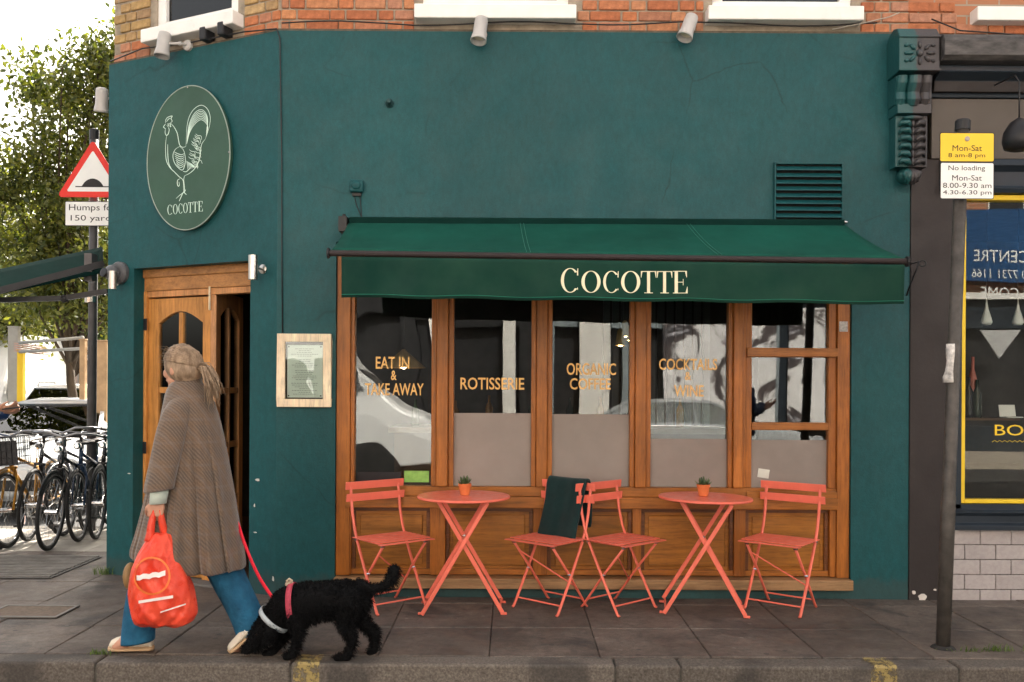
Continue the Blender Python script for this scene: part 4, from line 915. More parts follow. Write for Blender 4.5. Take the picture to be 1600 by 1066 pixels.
moul('fascia_lower_moulding', NAVY, [(-.02, zq(252)), (.06, zq(252)), (.07, zq(262)), (.03, zq(270)), (.03, zq(292)), (.045, zq(296)), (.03, zq(303)), (-.02, zq(303))], PX1 - .1, cx1)
# window
fx0 = FX(1503); 
MB().box(PX1 + .001, fx0 - .001, Y0 + .0, Y0 + .12, zq(825), zq(303)).build('window_post', NAVY, nb_, bevel=.004)
MB().box(fx0, fx0 + .028, Y0 + .01, Y0 + .1, zq(787), zq(304)).build('yellow_frame_stile', YELL, nb_, bevel=.003)
MB().box(fx0 + .029, 9, Y0 + .01, Y0 + .1, zq(312), zq(304)).build('yellow_frame_rail', YELL, nb_, bevel=.003)
MB().box(fx0 + .029, 9, Y0 + .01, Y0 + .1, zq(787), zq(781)).build('yellow_frame_rail', YELL, nb_, bevel=.003)
MB().box(fx0 + .02, 9, Y0 + .05, Y0 + .056, zq(785), zq(308)).build('shop_pane', GLASS, nb_)
moul('window_base', NAVY, [(-.06, zq(788)), (.0, zq(788)), (.0, zq(796)), (.04, zq(800)), (.02, zq(806)), (.02, zq(816)), (.05, zq(820)), (.05, zq(827)), (-.06, zq(827))], PX1 + .001, 9)
MB().box(PX1 - .02, 9, Y0 + .012, Y0 + .1, -.03, zq(828)).build('tile_backing', GROUT, nb_)
tz0, tz1 = zq(945), zq(828); th = (tz1 - tz0) / 5; tw = .214
for r in range(5):
    x = PX1 + .003 - (0 if r % 2 == 0 else tw / 2) ; z1_ = tz1 - r * th
    x -= .014
    while x < 5.2:
        a = max(x, PX1 + .003)
        if x + tw - a > .03: MB().box(a + .002, x + tw - .003, Y0, Y0 + .011, z1_ - th + .003, z1_ - .002).build('tile', TILE, nb_, bevel=.003, seg=1)
        x += tw
MB().box(PX1 - .01, 9, Y0 - .02, Y0 + .011, -.03, tz0 - .002).build('base_ledge', mat('concrete_ledge', (.2, .18, .165), .9, var=.25, vs=10, bmp=.5), nb_)
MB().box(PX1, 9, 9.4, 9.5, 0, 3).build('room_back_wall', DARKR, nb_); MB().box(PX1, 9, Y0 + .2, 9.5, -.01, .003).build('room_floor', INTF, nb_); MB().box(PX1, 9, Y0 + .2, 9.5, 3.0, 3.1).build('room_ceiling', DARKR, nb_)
q = MB(); put_text(q, 'BOTTLES', FX(1560), FX(1700), zq(681), zq(664), Y0 + .046); 
q.build('shop_lettering', YELL, label='yellow capital lettering low on the neighbouring shop window', cat='lettering')
q = MB(); q.tube([(FX(1556) + k * .0175, Y0 + .046, zq(690) + .006 * (1 if k % 2 else -1)) for k in range(24)], .0018, 4); q.build('zigzag_line', YELL, label='yellow zigzag line under the lettering on the neighbouring window', cat='lettering')
for px, lb in ((1541, 'white teardrop pendant lamp nearer the yellow frame stile'), (1590, 'white teardrop pendant lamp nearer the right picture edge')):
    p = P(px, 508, 6.9); e = empty('teardrop_lamp', p, label=lb, cat='lamp', group='white teardrop lamps in the neighbouring window')
    MB().lathe([(.001, .22), (.006, .17), (.014, .12), (.034, .055), (.042, .02), (.03, 0), (.004, -.002)], 18).build('lamp_shade', WHITE, e, world=False, smooth=True)
    MB().tube([(0, 0, .2), (0, 0, 3.0 - p.z)], .003, 5).build('flex', BLACK, e, world=False)
p = P(1592, 216, 5.75); e = empty('shop_lamp', p, label='round black shop lamp hanging before the taupe fascia at the right edge', cat='lamp')
MB().lathe([(.008, .13), (.025, .12), (.055, .10), (.092, .04), (.10, -.02), (.088, -.065), (.05, -.08), (.025, -.08)], 22).build('lamp_shade', BLACK, e, world=False, smooth=True)
MB().tube([(0, 0, .12), (0, 0, .36), (0, .05, .42), (0, .30, .44)], .005, 8).build('arm', BLACK, e, world=False, smooth=True)
# shop display: shelf, bottles, laptop
sh = MB(); sh.box(FX(1510), FX(1640), 6.55, 6.8, zq(660), zq(656)); sh.build('display_shelf', INTF, nb_)
for k, (px, c, h) in enumerate(((1513, (.02, .02, .025), .3), (1519, (.45, .12, .09), .45), (1526, (.02, .03, .02), .28), (1512, (.6, .55, .45), .2))):
    p = P(px, 650, 6.62 + .05 * (k % 2)); MB().lathe([(.03, 0), (.032, .02), (.032, h * .62), (.012, h * .8), (.012, h)], 10, (p.x, p.y, zq(656) + .001)).build('bottle', mat('shop_bottle%d' % k, c, .2), smooth=True,
        label=('black bottle', 'tall red tube bottle', 'dark green bottle', 'pale short bottle')[k] + ' on the shelf in the neighbouring window', cat='bottle', group='bottles in the neighbouring window')
p = P(1580, 655, 6.68); lp = empty('laptop', (p.x, p.y, zq(656)), label='open pale laptop on the shelf in the neighbouring window', cat='laptop')
MB().box(-.06, .06, -.05, .05, .001, .008).build('base', WHITE, lp, world=False); MB().obox((0, .06, .05), (.12, .006, .09), Matrix.Rotation(R(-12), 3, 'X')).build('screen', WHITE, lp, world=False)
# flaked paint at the foot of the pier
fk = MB()
for (px, py, w, h) in ((1441, 934, 16, 14), (1428, 926, 8, 6), (1461, 922, 6, 4)):
    c = P(px, py, Y0 - .016); pts = [(c.x + w / 226 / 2 * math.cos(a) * random.uniform(.6, 1.1), c.z + h / 226 / 2 * math.sin(a) * random.uniform(.6, 1.1)) for a in [2 * math.pi * k / 11 for k in range(11)]]
    fk.prism(pts, Y0 - .0145, Y0 - .011)
fk.build('paint_flakes', FLAKE, nb_, kind='stuff')
fk = MB(MCH)
for (px, py, w, h) in ((402, 750, 9, 4), (397, 790, 3, 6), (398, 832, 7, 2), (201, 740, 7, 2.5), (426, 905, 4, 9)):
    s_, z_ = CH(px, py, .003); fk.prism([(s_ + w / 200 / 2 * math.cos(a) * random.uniform(.5, 1.1), z_ + h / 200 / 2 * math.sin(a) * random.uniform(.5, 1.1)) for a in [2 * math.pi * k / 9 for k in range(9)]], -.0025, .001)
fk.build('scuffed_patches', FLAKE, rb, kind='stuff')
# ------------------------------------------------------------------ folding bistro chairs and tables
def chair_parts(root):
    w = .185
    for s in (-1, 1):
        y = s * w
        MB().tube([(-.205, y, .815), (-.195, y, .74), (-.178, y, .62), (-.150, y, .52), (-.118, y, .445), (.0, y, .235), (.135, y, .012), (.150, y, .004)], .0105, 8, flat=.75).build('back_leg', CORAL, root, world=False, smooth=True)
        y2 = s * (w - .022)
        MB().tube([(.165, y2, .435), (.0, y2, .245), (-.185, y2, .012), (-.198, y2, .004)], .010, 8, flat=.75).build('front_leg', CORAL, root, world=False, smooth=True)
        MB().tube([(-.14, y2, .445), (.18, y2, .447)], .007, 6).build('seat_bearer', CORAL, root, world=False, smooth=True)
    for z, x in ((.79, -.213), (.712, -.203)):
        MB().obox((x + .016, 0, z), (.008, .45, .052), Matrix.Rotation(R(7), 3, 'Y')).build('back_slat', CORAL, root, world=False, bevel=.003)
    for k in range(7):
        x = -.150 + k * .054; MB().box(x, x + .040, -.205, .205, .455 - (.006 if k == 6 else 0), .461 - (.006 if k == 6 else 0)).build('seat_slat', CORAL, root, world=False, bevel=.002)
    MB().tube([(.105, -w, .06), (.105, w, .06)], .0055, 6).build('stretcher', CORAL, root, world=False); MB().tube([(-.148, -w + .022, .06), (-.148, w - .022, .06)], .0055, 6).build('stretcher', CORAL, root, world=False)
    MB().tube([(.115, -w + .022, .375), (-.07, w - .022, .155)], .005, 6).build('brace', CORAL, root, world=False)
    m = MB()
    for s in (-1, 1):
        for x, z, y in ((0, .24, s * (w - .012)), (-.118, .445, s * w), (.165, .435, s * (w - .022))): m.lathe([(.008, -.012), (.008, .012)], 8, (x, y, z), Matrix.Rotation(R(90), 3, 'X'))
    m.build('rivets', CHROME, root, world=False, kind='stuff')
def copy_thing(src, name, loc, rz, label, group):
    e = empty(name, loc, rz, label, src['category'], group)
    for ch in src.children:
        c = ch.copy(); COL.objects.link(c); c.parent = e
        for g in ch.children:
            d = g.copy(); COL.objects.link(d); d.parent = c
    return e
AX = R(40)
rzl = math.atan2(-math.cos(AX), -math.sin(AX))       # faces left and towards the camera
rzr = math.atan2(-math.cos(AX), math.sin(AX))
chs = [((-.79, 5.88), rzr, 'coral folding chair at the left end, nearest the dog'), ((.25, 5.88), rzl - .03, 'coral folding chair with a dark green blanket over its back'),
       ((.72, 5.875), rzr + .04, 'coral folding chair facing right between blanket chair and right table'), ((1.77, 5.88), rzl + .02, 'coral folding chair at the right end, below the pale window sticker')]
GRP = 'coral folding chairs at the bistro tables'
ch0 = empty('folding_chair', (*chs[0][0], 0.003), chs[0][1], chs[0][2], 'chair', GRP); chair_parts(ch0)
chairs = [ch0] + [copy_thing(ch0, 'folding_chair', (*c[0], .003), c[1], c[2], GRP) for c in chs[1:]]
def table_parts(root):
    MB().lathe([(.02, .726), (.285, .726), (.300, .722), (.303, .726), (.303, .734), (.298, .739), (.28, .740), (.02, .740)], 56).build('table_top', CORAL, root, world=False, smooth=False, bevel=.002)
    for y, sgn in ((-.135, 1), (.135, 1)):
        MB().bar((-.155, y, .712), (.255, y - .03 * (1 if y < 0 else -1), .012), .026, .014, (0, 1, 0)).build('leg', CORAL, root, world=False, bevel=.004)
        y2 = y - .018 * (1 if y < 0 else -1)
        MB().bar((.155, y2 - (.036 if y < 0 else -.036), .712), (-.255, y2 - .03 * (1 if y < 0 else -1) - (.036 if y < 0 else -.036), .012), .026, .014, (0, 1, 0)).build('leg', CORAL, root, world=False, bevel=.004)
    for s in (-1, 1):
        MB().bar((s * .155, -.17, .708), (s * .155, .15, .708), .02, .012).build('top_bearer', CORAL, root, world=False)
        MB().tube([(s * .245, -.14, .03), (s * .245, .14, .03)], .006, 6).build('stretcher', CORAL, root, world=False)
    m = MB(); m.lathe([(.011, -.21), (.011, -.12)], 10, (0, 0, .452), Matrix.Rotation(R(90), 3, 'X')).tube([(0, -.17, .452), (0, .15, .452)], .006, 8); m.build('pivot', CHROME, root, world=False)
    m = MB()
    for s in (-1, 1):
        for y in (-.165, .14): MB().obox((s * .262, y, .008), (.04, .022, .014)).build('foot_cap', CORAL, root, world=False, bevel=.003)
GT = 'round coral bistro tables'
x1_ = P(724, 775, 5.84).x; x2_ = P(1100, 780, 5.84).x
t0 = empty('bistro_table', (x1_, 5.86, .002), R(1.5), 'round coral bistro table on the left, between the first two chairs', 'table', GT); table_parts(t0)
t1 = copy_thing(t0, 'bistro_table', (x2_, 5.86, .002), R(-11), 'round coral bistro table on the right, before the fourth pane', GT); t1.rotation_euler = (R(-.6), R(.9), R(-9))
TERRA = mat('terracotta', (.62, .16, .05), .75, var=.12, vs=14, bmp=.2)
def pot(x, y, z, lb, sd):
    rnd = random.Random(sd); e = empty('potted_succulent', (x, y, z), label=lb, cat='plant pot', group='potted succulents on the tables')
    MB().lathe([(.026, 0), (.030, .002), (.0385, .056), (.0385, .058), (.042, .058), (.0435, .076), (.040, .078), (.037, .070)], 24).build('pot', TERRA, e, world=False, smooth=False, bevel=.001)
    MB().lathe([(.037, .066), (.002, .068)], 16).build('soil', mat('soil%d' % sd, (.04, .028, .02), .95), e, world=False)
    for k in range(26):
        a = rnd.uniform(0, 6.28); el = rnd.uniform(.25, 1.35); L = rnd.uniform(.035, .062); r0 = rnd.uniform(.002, .02)
        d = Vector((math.cos(a) * math.cos(el), math.sin(a) * math.cos(el), math.sin(el))); b = Vector((r0 * math.cos(a), r0 * math.sin(a), .066))
        m = MB(); m.tube([b, b + d * L * .4, b + d * L * .8 + Vector((0, 0, .004)), b + d * L + Vector((0, 0, .010))], [.004, .0085, .006, .001], 6, flat=.45); m.build('leaf', SUCC, e, world=False, smooth=True)
p = P(726, 774, 5.86); pot(p.x, 5.85, .743, 'small potted succulent on the left bistro table', 3)
p = P(1098, 775, 5.86); pot(p.x, 5.85, .745, 'small potted succulent on the right bistro table', 5)
# blanket over the second chair
bl = MB(chairs[1].matrix_basis.copy()); prof = [(-.085, .44), (-.095, .50), (-.125, .60), (-.155, .70), (-.175, .79), (-.188, .828), (-.206, .842), (-.226, .832), (-.234, .79), (-.24, .70), (-.235, .60), (-.225, .52)]
g4 = []
for i, (x, z) in enumerate(prof):
    row = []
    for k in range(33):
        u = k / 32; front = max(0, min(1, (5.5 - i) / 5.5))
        y = -.165 + .33 * u + (.018 * math.sin(i * .8)) * (1 - u) * (0 if 4 < i < 8 else 1) - (.01 if i < 3 else 0)
        amp = .002 + .007 * front + (.012 if i > 8 else 0)
        row.append((x + amp * math.sin(u * 8 + i * .25) + .0015 * math.sin(u * 21 + 1), y, z + (.006 * math.sin(u * 9 + 2) if i in (0, 11) else 0) - .004 * math.sin(u * 3.14)))
    g4.append(row)
bl.sheet(g4); ob = bl.build('blanket', mat('dark_green_fleece', (.0025, .019, .019), .95, var=.3, vs=9, bmp=.6, bs=220, sheen=.15), smooth=True, solid=.016, label='dark green fleece blanket hung over a chair back', cat='blanket')
sub = ob.modifiers.new('sub', 'SUBSURF'); sub.levels = 1; sub.render_levels = 1
# ------------------------------------------------------------------ parking sign post
PB = G(1473, 1013); PT = P(1504, 190, PB.y + .02)
POSTM = mat('grey_brown_post_paint', (.075, .066, .058), .5, var=.35, vs=14, bmp=.35, bs=50, metal=.2)
sp_ = empty('sign_post', PB, label='leaning grey post with yellow and white parking plates at right', cat='sign post')
ax = (PT - PB).normalized()
MB().tube([PB + ax * t for t in (-.01, .85, 0.86, (PT - PB).length)], [.038, .038, .035, .035], 18).build('post', POSTM, sp_, smooth=True)
MB().lathe([(.041, -.05), (.041, 0), (.036, .008), (.01, .01)], 16, PT, ax.to_track_quat('Z', 'Y').to_matrix()).build('post_cap', BLACKP, sp_)
MB().lathe([(.07, 0), (.06, .012), (.04, .02)], 14, PB + Vector((0, 0, -.002))).build('base_collar', mat('tar', (.03, .028, .026), .9, bmp=.8), sp_)
YP = PB.y - .045
def plate(px0, py0, px1, py1, mt, Y=YP):
    a, b = P(px0, py1, Y), P(px1, py0, Y); return a.x, b.x, a.z, b.z
x0, x1, z0, z1 = plate(1468, 207.5, 1553.5, 253, None)
SY = mat('sign_yellow', (.85, .56, .04), .45, var=.03, bmp=0); SW = mat('sign_white', (.82, .82, .80), .4, var=.03, bmp=0); INK = mat('sign_black', (.015, .014, .013), .5, bmp=0)
MS = Matrix.Translation((0, YP, 0))
def rrect(x0, x1, z0, z1, r, n=5):
    out = []
    for cx, cz, a0 in ((x1 - r, z1 - r, 0), (x0 + r, z1 - r, 90), (x0 + r, z0 + r, 180), (x1 - r, z0 + r, 270)):
        for k in range(n + 1): a = R(a0 + 90 * k / n); out.append((cx + r * math.cos(a), cz + r * math.sin(a)))
    return out
def signplate(nm, mt, x0, x1, z0, z1, lines, parent, Y, rim=.004):
    M = Matrix.Translation((0, Y, 0))
    pl = MB(M).prism(rrect(x0, x1, z0, z1, .010), .002, .004).build(nm, INK, parent)
    MB(M).prism(rrect(x0 + rim, x1 - rim, z0 + rim, z1 - rim, .008), 0, .0019).build('face', mt, pl)
    for tx, a, b, c, d in lines: put_text(MB(M), tx, x0 + (x1 - x0) * a, x0 + (x1 - x0) * b, z1 - (z1 - z0) * d, z1 - (z1 - z0) * c, -.0012, offset=.0).build('plate_lettering', INK, pl)
    return pl
pl = signplate('yellow_plate', SY, x0, x1, z0, z1, [('Mon-Sat', .23, .77, .43, .63), ('8 am-8 pm', .155, .83, .70, .89)], sp_, YP)
MB(MS).lathe([(.014, 0), (.014, .003), (.008, .005)], 14, ((x0 + x1) / 2, 0, z1 - .035), Matrix.Rotation(R(90), 3, 'X')).build('bolt', mat('bolt_grey', (.45, .38, .33), .5), pl)
x0, x1, z0, z1 = plate(1468.5, 254, 1553, 311, None)
signplate('white_plate', SW, x0, x1, z0, z1, [('No loading', .15, .83, .09, .26), ('Mon-Sat', .22, .77, .35, .50), ('8.00-9.30 am', .05, .95, .56, .70), ('4.30-6.30 pm', .05, .95, .76, .91)], sp_, YP)
for zz_ in (z0 + .05, z1 + .06): MB().box(x0 + .1, x1 - .1, YP + .005, PB.y - .03, zz_, zz_ + .025).build('clamp', BLACK, sp_)
# torn paper taped to the post
pc = PB + ax * ((P(1482, 568, PB.y).z - PB.z) / ax.z); g5 = []
for i in range(8):
    row = []
    for k in range(7):
        a = R(150 + 16 * k + 4 * math.sin(i)); z = .11 - i * .031; rr_ = .039 + .004 * math.sin(i * 1.3 + k) + (.012 if i > 5 and k < 3 else 0)
        q_ = pc + ax * z; row.append((q_.x + rr_ * math.cos(a), q_.y + rr_ * math.sin(a), q_.z))
    g5.append(row)
MB().sheet(g5).build('torn_paper', mat('torn_notice_paper', (.58, .55, .52), .8, var=.5, vs=28, bmp=.3), solid=.0015, smooth=True, label='torn paper notice taped round the leaning sign post', cat='paper')
# ------------------------------------------------------------------ speed hump sign
HB_ = G(141, 829); hp = empty('warning_sign_post', HB_, label='grey post with red triangular hump warning sign behind the corner', cat='sign post')
HY = HB_.y; top = P(147, 203, HY)
MB().tube([HB_, (HB_.x + .012, HY, 2.2), top], [.045, .042, .042], 16).build('post', mat('grey_post_paint', (.09, .085, .085), .5, metal=.2, var=.2), hp, smooth=True)
MB().lathe([(.046, -.1), (.046, 0), (.02, .01)], 14, top).build('post_cap', BLACKP, hp)
MB().lathe([(.058, -.03), (.058, .03)], 14, P(142, 468, HY)).build('clamp_band', STEEL, hp)
SR = mat('sign_red', (.72, .03, .02), .4, var=.05, bmp=0)
Yh = HY - .07; ct_ = P(146, 0, Yh).x; zt, zb = P(146, 217, Yh).z, P(146, 308, Yh).z
def tri(inset):
    h = zt - zb; w = h / math.sqrt(3) * 1.07; pts = []
    top_ = (ct_, zt - inset * 2.05); l_ = (ct_ - w + inset * 1.75, zb + inset); r_ = (ct_ + w - inset * 1.75, zb + inset); rad = .03 if inset < .02 else .012
    for (c, a0, a1) in ((r_, 270, 390), (top_, 30, 150), (l_, 150, 270)):
        g_ = Vector((ct_ - c[0], (zb + h / 3) - c[1])).normalized() * rad * 2; cc = (c[0] + g_.x, c[1] + g_.y)
        for k in range(7): a = R(a0 + (a1 - a0) * k / 6); pts.append((cc[0] + rad * math.cos(a), cc[1] + rad * math.sin(a)))
    return pts
Mh = Matrix.Translation((0, Yh, 0)); t_ = MB(Mh).prism(tri(0), .002, .008).build('triangle_plate', SR, hp)
MB(Mh).prism(tri(.055), 0, .0018).build('white_field', SW, t_)
hz = P(146, 292, Yh).z; q = MB(Mh); hwid = .17
q.prism([(ct_ - hwid, hz - .004), (ct_ + hwid, hz - .004)] + [(ct_ + hwid - 2 * hwid * k / 16, hz + .006 + (.075 * max(0, 1 - ((k - 8) / 5) ** 2) ** .8 if abs(k - 8) < 5 else 0)) for k in range(17)], -.0015, -.0003); q.build('hump_symbol', INK, t_)
a, b = P(101, 353, Yh), P(191, 315, Yh); signplate('white_plate', SW, a.x, b.x, a.z, b.z, [('Humps for', .07, .90, .12, .45), ('150 yards', .10, .88, .56, .86)], hp, Yh, .006)
# ------------------------------------------------------------------ people
SKIN = mat('skin', (.52, .27, .18), .55, var=.08, vs=20, bmp=.1); DENIM = mat('blue_denim', (.012, .085, .17), .85, var=.3, vs=9, bmp=.9, bs=24, bd=.012, col2=(.02, .13, .24))
HAIR = mat('grey_blonde_hair', (.22, .14, .085), .5, var=.4, vs=40, bmp=.3, stretch=(1, 1, .3), col2=(.42, .30, .20))
def hand(m, wrist, d, palm_n, side, L=.17, curl=.9, r=.0085, thumb=1):
    """palm and five separate bent fingers; d points from wrist to knuckles, palm_n out of the palm, side towards the thumb"""
    wrist, d, pn, sd = Vector(wrist), Vector(d).normalized(), Vector(palm_n).normalized(), Vector(side).normalized()
    pl = L * .5
    for k in range(4):
        o = sd * (.030 - .020 * k); m.tube([wrist + o * .55, wrist + d * pl * .55 + o * .95, wrist + d * pl + o], [.014, .0155, .0125], 8, dome=True)
    for k, fl in enumerate((.46, .52, .48, .38)):
        o = sd * (.030 - .020 * k); p = wrist + d * pl + o; a = 0
        for j, seg in enumerate((.44, .32, .24)):
            a += curl * (.55 if j == 0 else 1.0)
            q = p + (d * math.cos(a) + pn * math.sin(a)) * (L * fl * seg); m.tube([p, q], [r - .0006 * j, r - .0006 * (j + 1)], 8, dome=True); p = q
    p = wrist + d * pl * .25 + sd * .028
    for j, (al, seg) in enumerate(((.75, .20), (.5, .17), (.25, .13))):
        q = p + (d * math.cos(al) + sd * math.sin(al) * (1 - .5 * j) + pn * curl * .35 * (j + .4)).normalized() * L * seg * 1.15; m.tube([p, q], [.0115 - .001 * j, .0105 - .001 * j], 8, dome=True); p = q
def head(m, c, f, s=1.0):
    """c centre of the skull, f facing direction (horizontal)"""
    f = Vector(f).normalized(); rt = Matrix(((f.x, -f.y, 0), (f.y, f.x, 0), (0, 0, 1))); c = Vector(c); w = lambda x, y, z: c + rt @ Vector((x * s, y * s, z * s))
    m.ell(w(-.008, 0, .015), (.096 * s, .076 * s, .100 * s), rt); m.ell(w(.030, 0, -.045), (.062 * s, .058 * s, .075 * s), rt); m.ell(w(.055, 0, -.095), (.03 * s, .032 * s, .022 * s), rt)
    m.tube([w(.088, 0, .005), w(.112, 0, -.035)], [.008 * s, .014 * s], 8, dome=True); m.ell(w(.088, 0, -.068), (.012 * s, .024 * s, .012 * s), rt)
    m.ell(w(.080, 0, .020), (.014 * s, .05 * s, .012 * s), rt)
    for sy in (-1, 1): m.ell(w(-.002, sy * .078, -.015), (.016 * s, .009 * s, .030 * s), rt); m.ell(w(.058, sy * .042, -.03), (.03 * s, .022 * s, .03 * s), rt)
def body(name, J, f, parent, vox=.006, hc=(1.0, 1.0), hs=1.0):
    m = MB(); head(m, J['head'], f, hs)
    m.tube([J['neck'], J['head'] + Vector((0, 0, -.06))], [.052, .05], 10, dome=True)
    m.tube([J['pelvis'], J['waist'], J['chest'], J['neck'] + Vector((0, 0, -.06))], [.135, .115, .135, .085], 12, dome=True)
    for s in 'LR':
        m.tube([J['neck'] + Vector((0, 0, -.05)), J['sh' + s]], [.06, .055], 8, dome=True)
        m.tube([J['sh' + s], J['el' + s], J['wr' + s]], [.045, .038, .024], 10, dome=True)
        m.tube([J['hip' + s], J['kn' + s], J['an' + s]], [.085, .056, .036], 10, dome=True); m.tube([J['an' + s], J['toe' + s]], [.04, .032], 8, dome=True)
        h = J['hand' + s]; hand(m, J['wr' + s], h[0], h[1], h[2], curl=h[3])
    me = remeshed(m, vox, 3, name); o = link(name, me, SKIN, parent); return o
V = Vector
wo = empty('person', G(262, 1018), label='person in a long brown tweed cape coat walking left with dog and red bag', cat='person')
YW = 4.92
def w(px, py, dy=0): return P(px, py, YW + dy)
J = dict(head=w(284, 575), neck=w(292, 612), chest=w(296, 668), waist=w(300, 735), pelvis=w(305, 775),
         shL=w(284, 642, -.09), elL=w(262, 716, -.20), wrL=w(246, 780, -.235), shR=w(302, 642, .09), elR=w(330, 716, .2), wrR=w(318, 775, .2),
         hipL=w(292, 790, -.08), knL=w(232, 893, -.08), anL=w(215, 992, -.06), toeL=w(184, 1009, -.06), hipR=w(316, 790, .08), knR=w(356, 895, .06), anR=w(388, 984, .02), toeR=w(366, 1016, -.02),
         handL=((-.15, .02, -1), (.1, 1, 0), (-1, 0, 0), 1.15), handR=((-.2, 0, -1), (0, -1, 0), (-1, 0, 0), 1.2))
pb = body('body', J, (-.93, .37, 0), wo, .005)
# coat: lofted cape with folds
rows_ = [(597, 268, 313, .068), (604, 263, 319, .085), (614, 258, 325, .108), (628, 253, 331, .135), (646, 249, 337, .152), (680, 243, 346, .168), (720, 237, 353, .180), (760, 229, 361, .195), (800, 220, 367, .21), (840, 210, 374, .225), (868, 203, 379, .235), (888, 205, 381, .24)]
rings = []
for i, (py, xl, xr, ry) in enumerate(rows_):
    xl = xl + (7 if py > 620 else 3); c = w((xl + xr) / 2, py); rx = (w(xr, py) - w(xl, py)).length / 2; ring = []; t = max(0, (py - 640) / 250)
    for k in range(144):
        a = 2 * math.pi * k / 144; fold = 1 + t * (.075 * math.sin(7 * a + .6 + .3 * t) + .05 * math.sin(11 * a + 2) + .025 * math.sin(17 * a)) * (0.35 + .65 * abs(math.sin(a)))
        z = c.z + (.075 * max(0, -math.cos(a)) ** 1.5 if i == len(rows_) - 1 else 0) * 1.0 + (.045 * max(0, -math.cos(a)) ** 1.5 if i == len(rows_) - 2 else 0)
        n_ = 2.05; sx_ = math.copysign(abs(math.cos(a)) ** (2 / n_), math.cos(a)); sy_ = math.copysign(abs(math.sin(a)) ** (2 / n_), math.sin(a))
        slit = 1 + sum(A_ * (t ** .8) * math.exp(-((a - R(g_ + dr_ * t)) / wd_) ** 2) for g_, dr_, A_, wd_ in ((205, -8, .2, .08), (222, -6, -.2, .06), (240, -4, .22, .08), (257, 3, -.2, .05), (271, 4, .25, .07), (289, 5, -.24, .055), (303, 6, .2, .06), (317, 4, -.42, .05), (329, 4, .2, .06)))
        ring.append((c.x + rx * sx_ * (1 if abs(sy_) < .3 else 1 + (fold - 1) * .5), c.y + ry * sy_ * fold * slit, z))
    rings.append(ring)
m_, n, l, b = nodes('brown_tweed'); v = coords(n, l)
ch_ = N(n, 'ShaderNodeTexWave', wave_type='BANDS', bands_direction='DIAGONAL'); ch_.inputs['Scale'].default_value = 26; ch_.inputs['Distortion'].default_value = 1; l.new(v, ch_.inputs['Vector'])
c_ = mixc(n, l, ch_.outputs['Fac'], (.085, .058, .042), (.15, .108, .079))
for ax_, sc_, ph_ in (('Z', 2.6, 0), ('DIAGONAL', 3.0, 1)):
    q_ = N(n, 'ShaderNodeTexWave', wave_type='BANDS', bands_direction=ax_); q_.inputs['Scale'].default_value = sc_; q_.inputs['Phase Offset'].default_value = ph_; q_.inputs['Distortion'].default_value = .6; l.new(v, q_.inputs['Vector'])
    c_ = mixc(n, l, math_(n, l, 'MULTIPLY', ramp(n, l, q_.outputs['Fac'], [(.94, 0), (.99, 1)]), .16), c_, (.17, .19, .22))
    c_ = mixc(n, l, math_(n, l, 'MULTIPLY', ramp(n, l, q_.outputs['Fac'], [(.35, 0), (.6, 1)]), .28), c_, (.17, .10, .055))
l.new(mixc(n, l, 1.0, c_, ramp(n, l, noise(n, l, v, 220, 4, .8), [(.3, .7), (.7, 1.3)]), 'MULTIPLY'), b.inputs['Base Color']); b.inputs['Roughness'].default_value = .95; b.inputs['Sheen Weight'].default_value = .3
pw = bump(n, l, None, noise(n, l, coords(n, l, (1, 1, .45)), 7, 4, .5), .7, .03); bump(n, l, b, noise(n, l, v, 300, 4, .8), .6, .002, pw); TWEED = m_
co = MB().loft(rings, caps=False); coat = co.build('coat', TWEED, wo, smooth=True, solid=.012); su = coat.modifiers.new('s', 'SUBSURF'); su.levels = 1; su.render_levels = 1
def sleeve_rings(pts, n=28, ph=0):
    out = []
    for i, (c, r1, r2, tl) in enumerate(pts):
        out.append([c + V((math.cos(a) * r1 * (1 + .05 * math.sin(3 * a + i * .8 + ph)), math.sin(a) * r2, tl * math.cos(a))) for a in [2 * math.pi * k / n for k in range(n)]])
    return out
sl_ = [(w(288, 618, -.05), .05, .06, .0), (w(277, 636, -.115), .075, .070, .02), (w(269, 665, -.155), .078, .068, .02), (w(263, 695, -.18), .076, .064, .015), (w(257, 725, -.205), .074, .064, .01), (w(251, 750, -.228), .072, .064, .01), (w(248, 768, -.237), .074, .066, .01)]
o = MB().loft(sleeve_rings(sl_), caps=False).build('sleeve', TWEED, wo, smooth=True, solid=.01); su = o.modifiers.new('s', 'SUBSURF'); su.levels = su.render_levels = 1
MB().loft(sleeve_rings([(w(249, 755, -.237), .042, .04, 0), (w(248, 770, -.237), .043, .041, .002), (w(246, 787, -.237), .040, .038, .002)], 20), caps=False).build('shirt_cuff', mat('pale_cuff', (.55, .62, .55), .8, bmp=.4), wo, smooth=True, solid=.006)
o = MB().loft([[w(293, 604) + V((math.cos(a) * r, math.sin(a) * r * .95, z + .012 * math.cos(a))) for a in [2 * math.pi * k / 30 for k in range(30)]] for r, z in ((.088, -.02), (.076, .005), (.068, .03), (.066, .045))], caps=False).build('coat_collar', TWEED, wo, smooth=True, solid=.012)
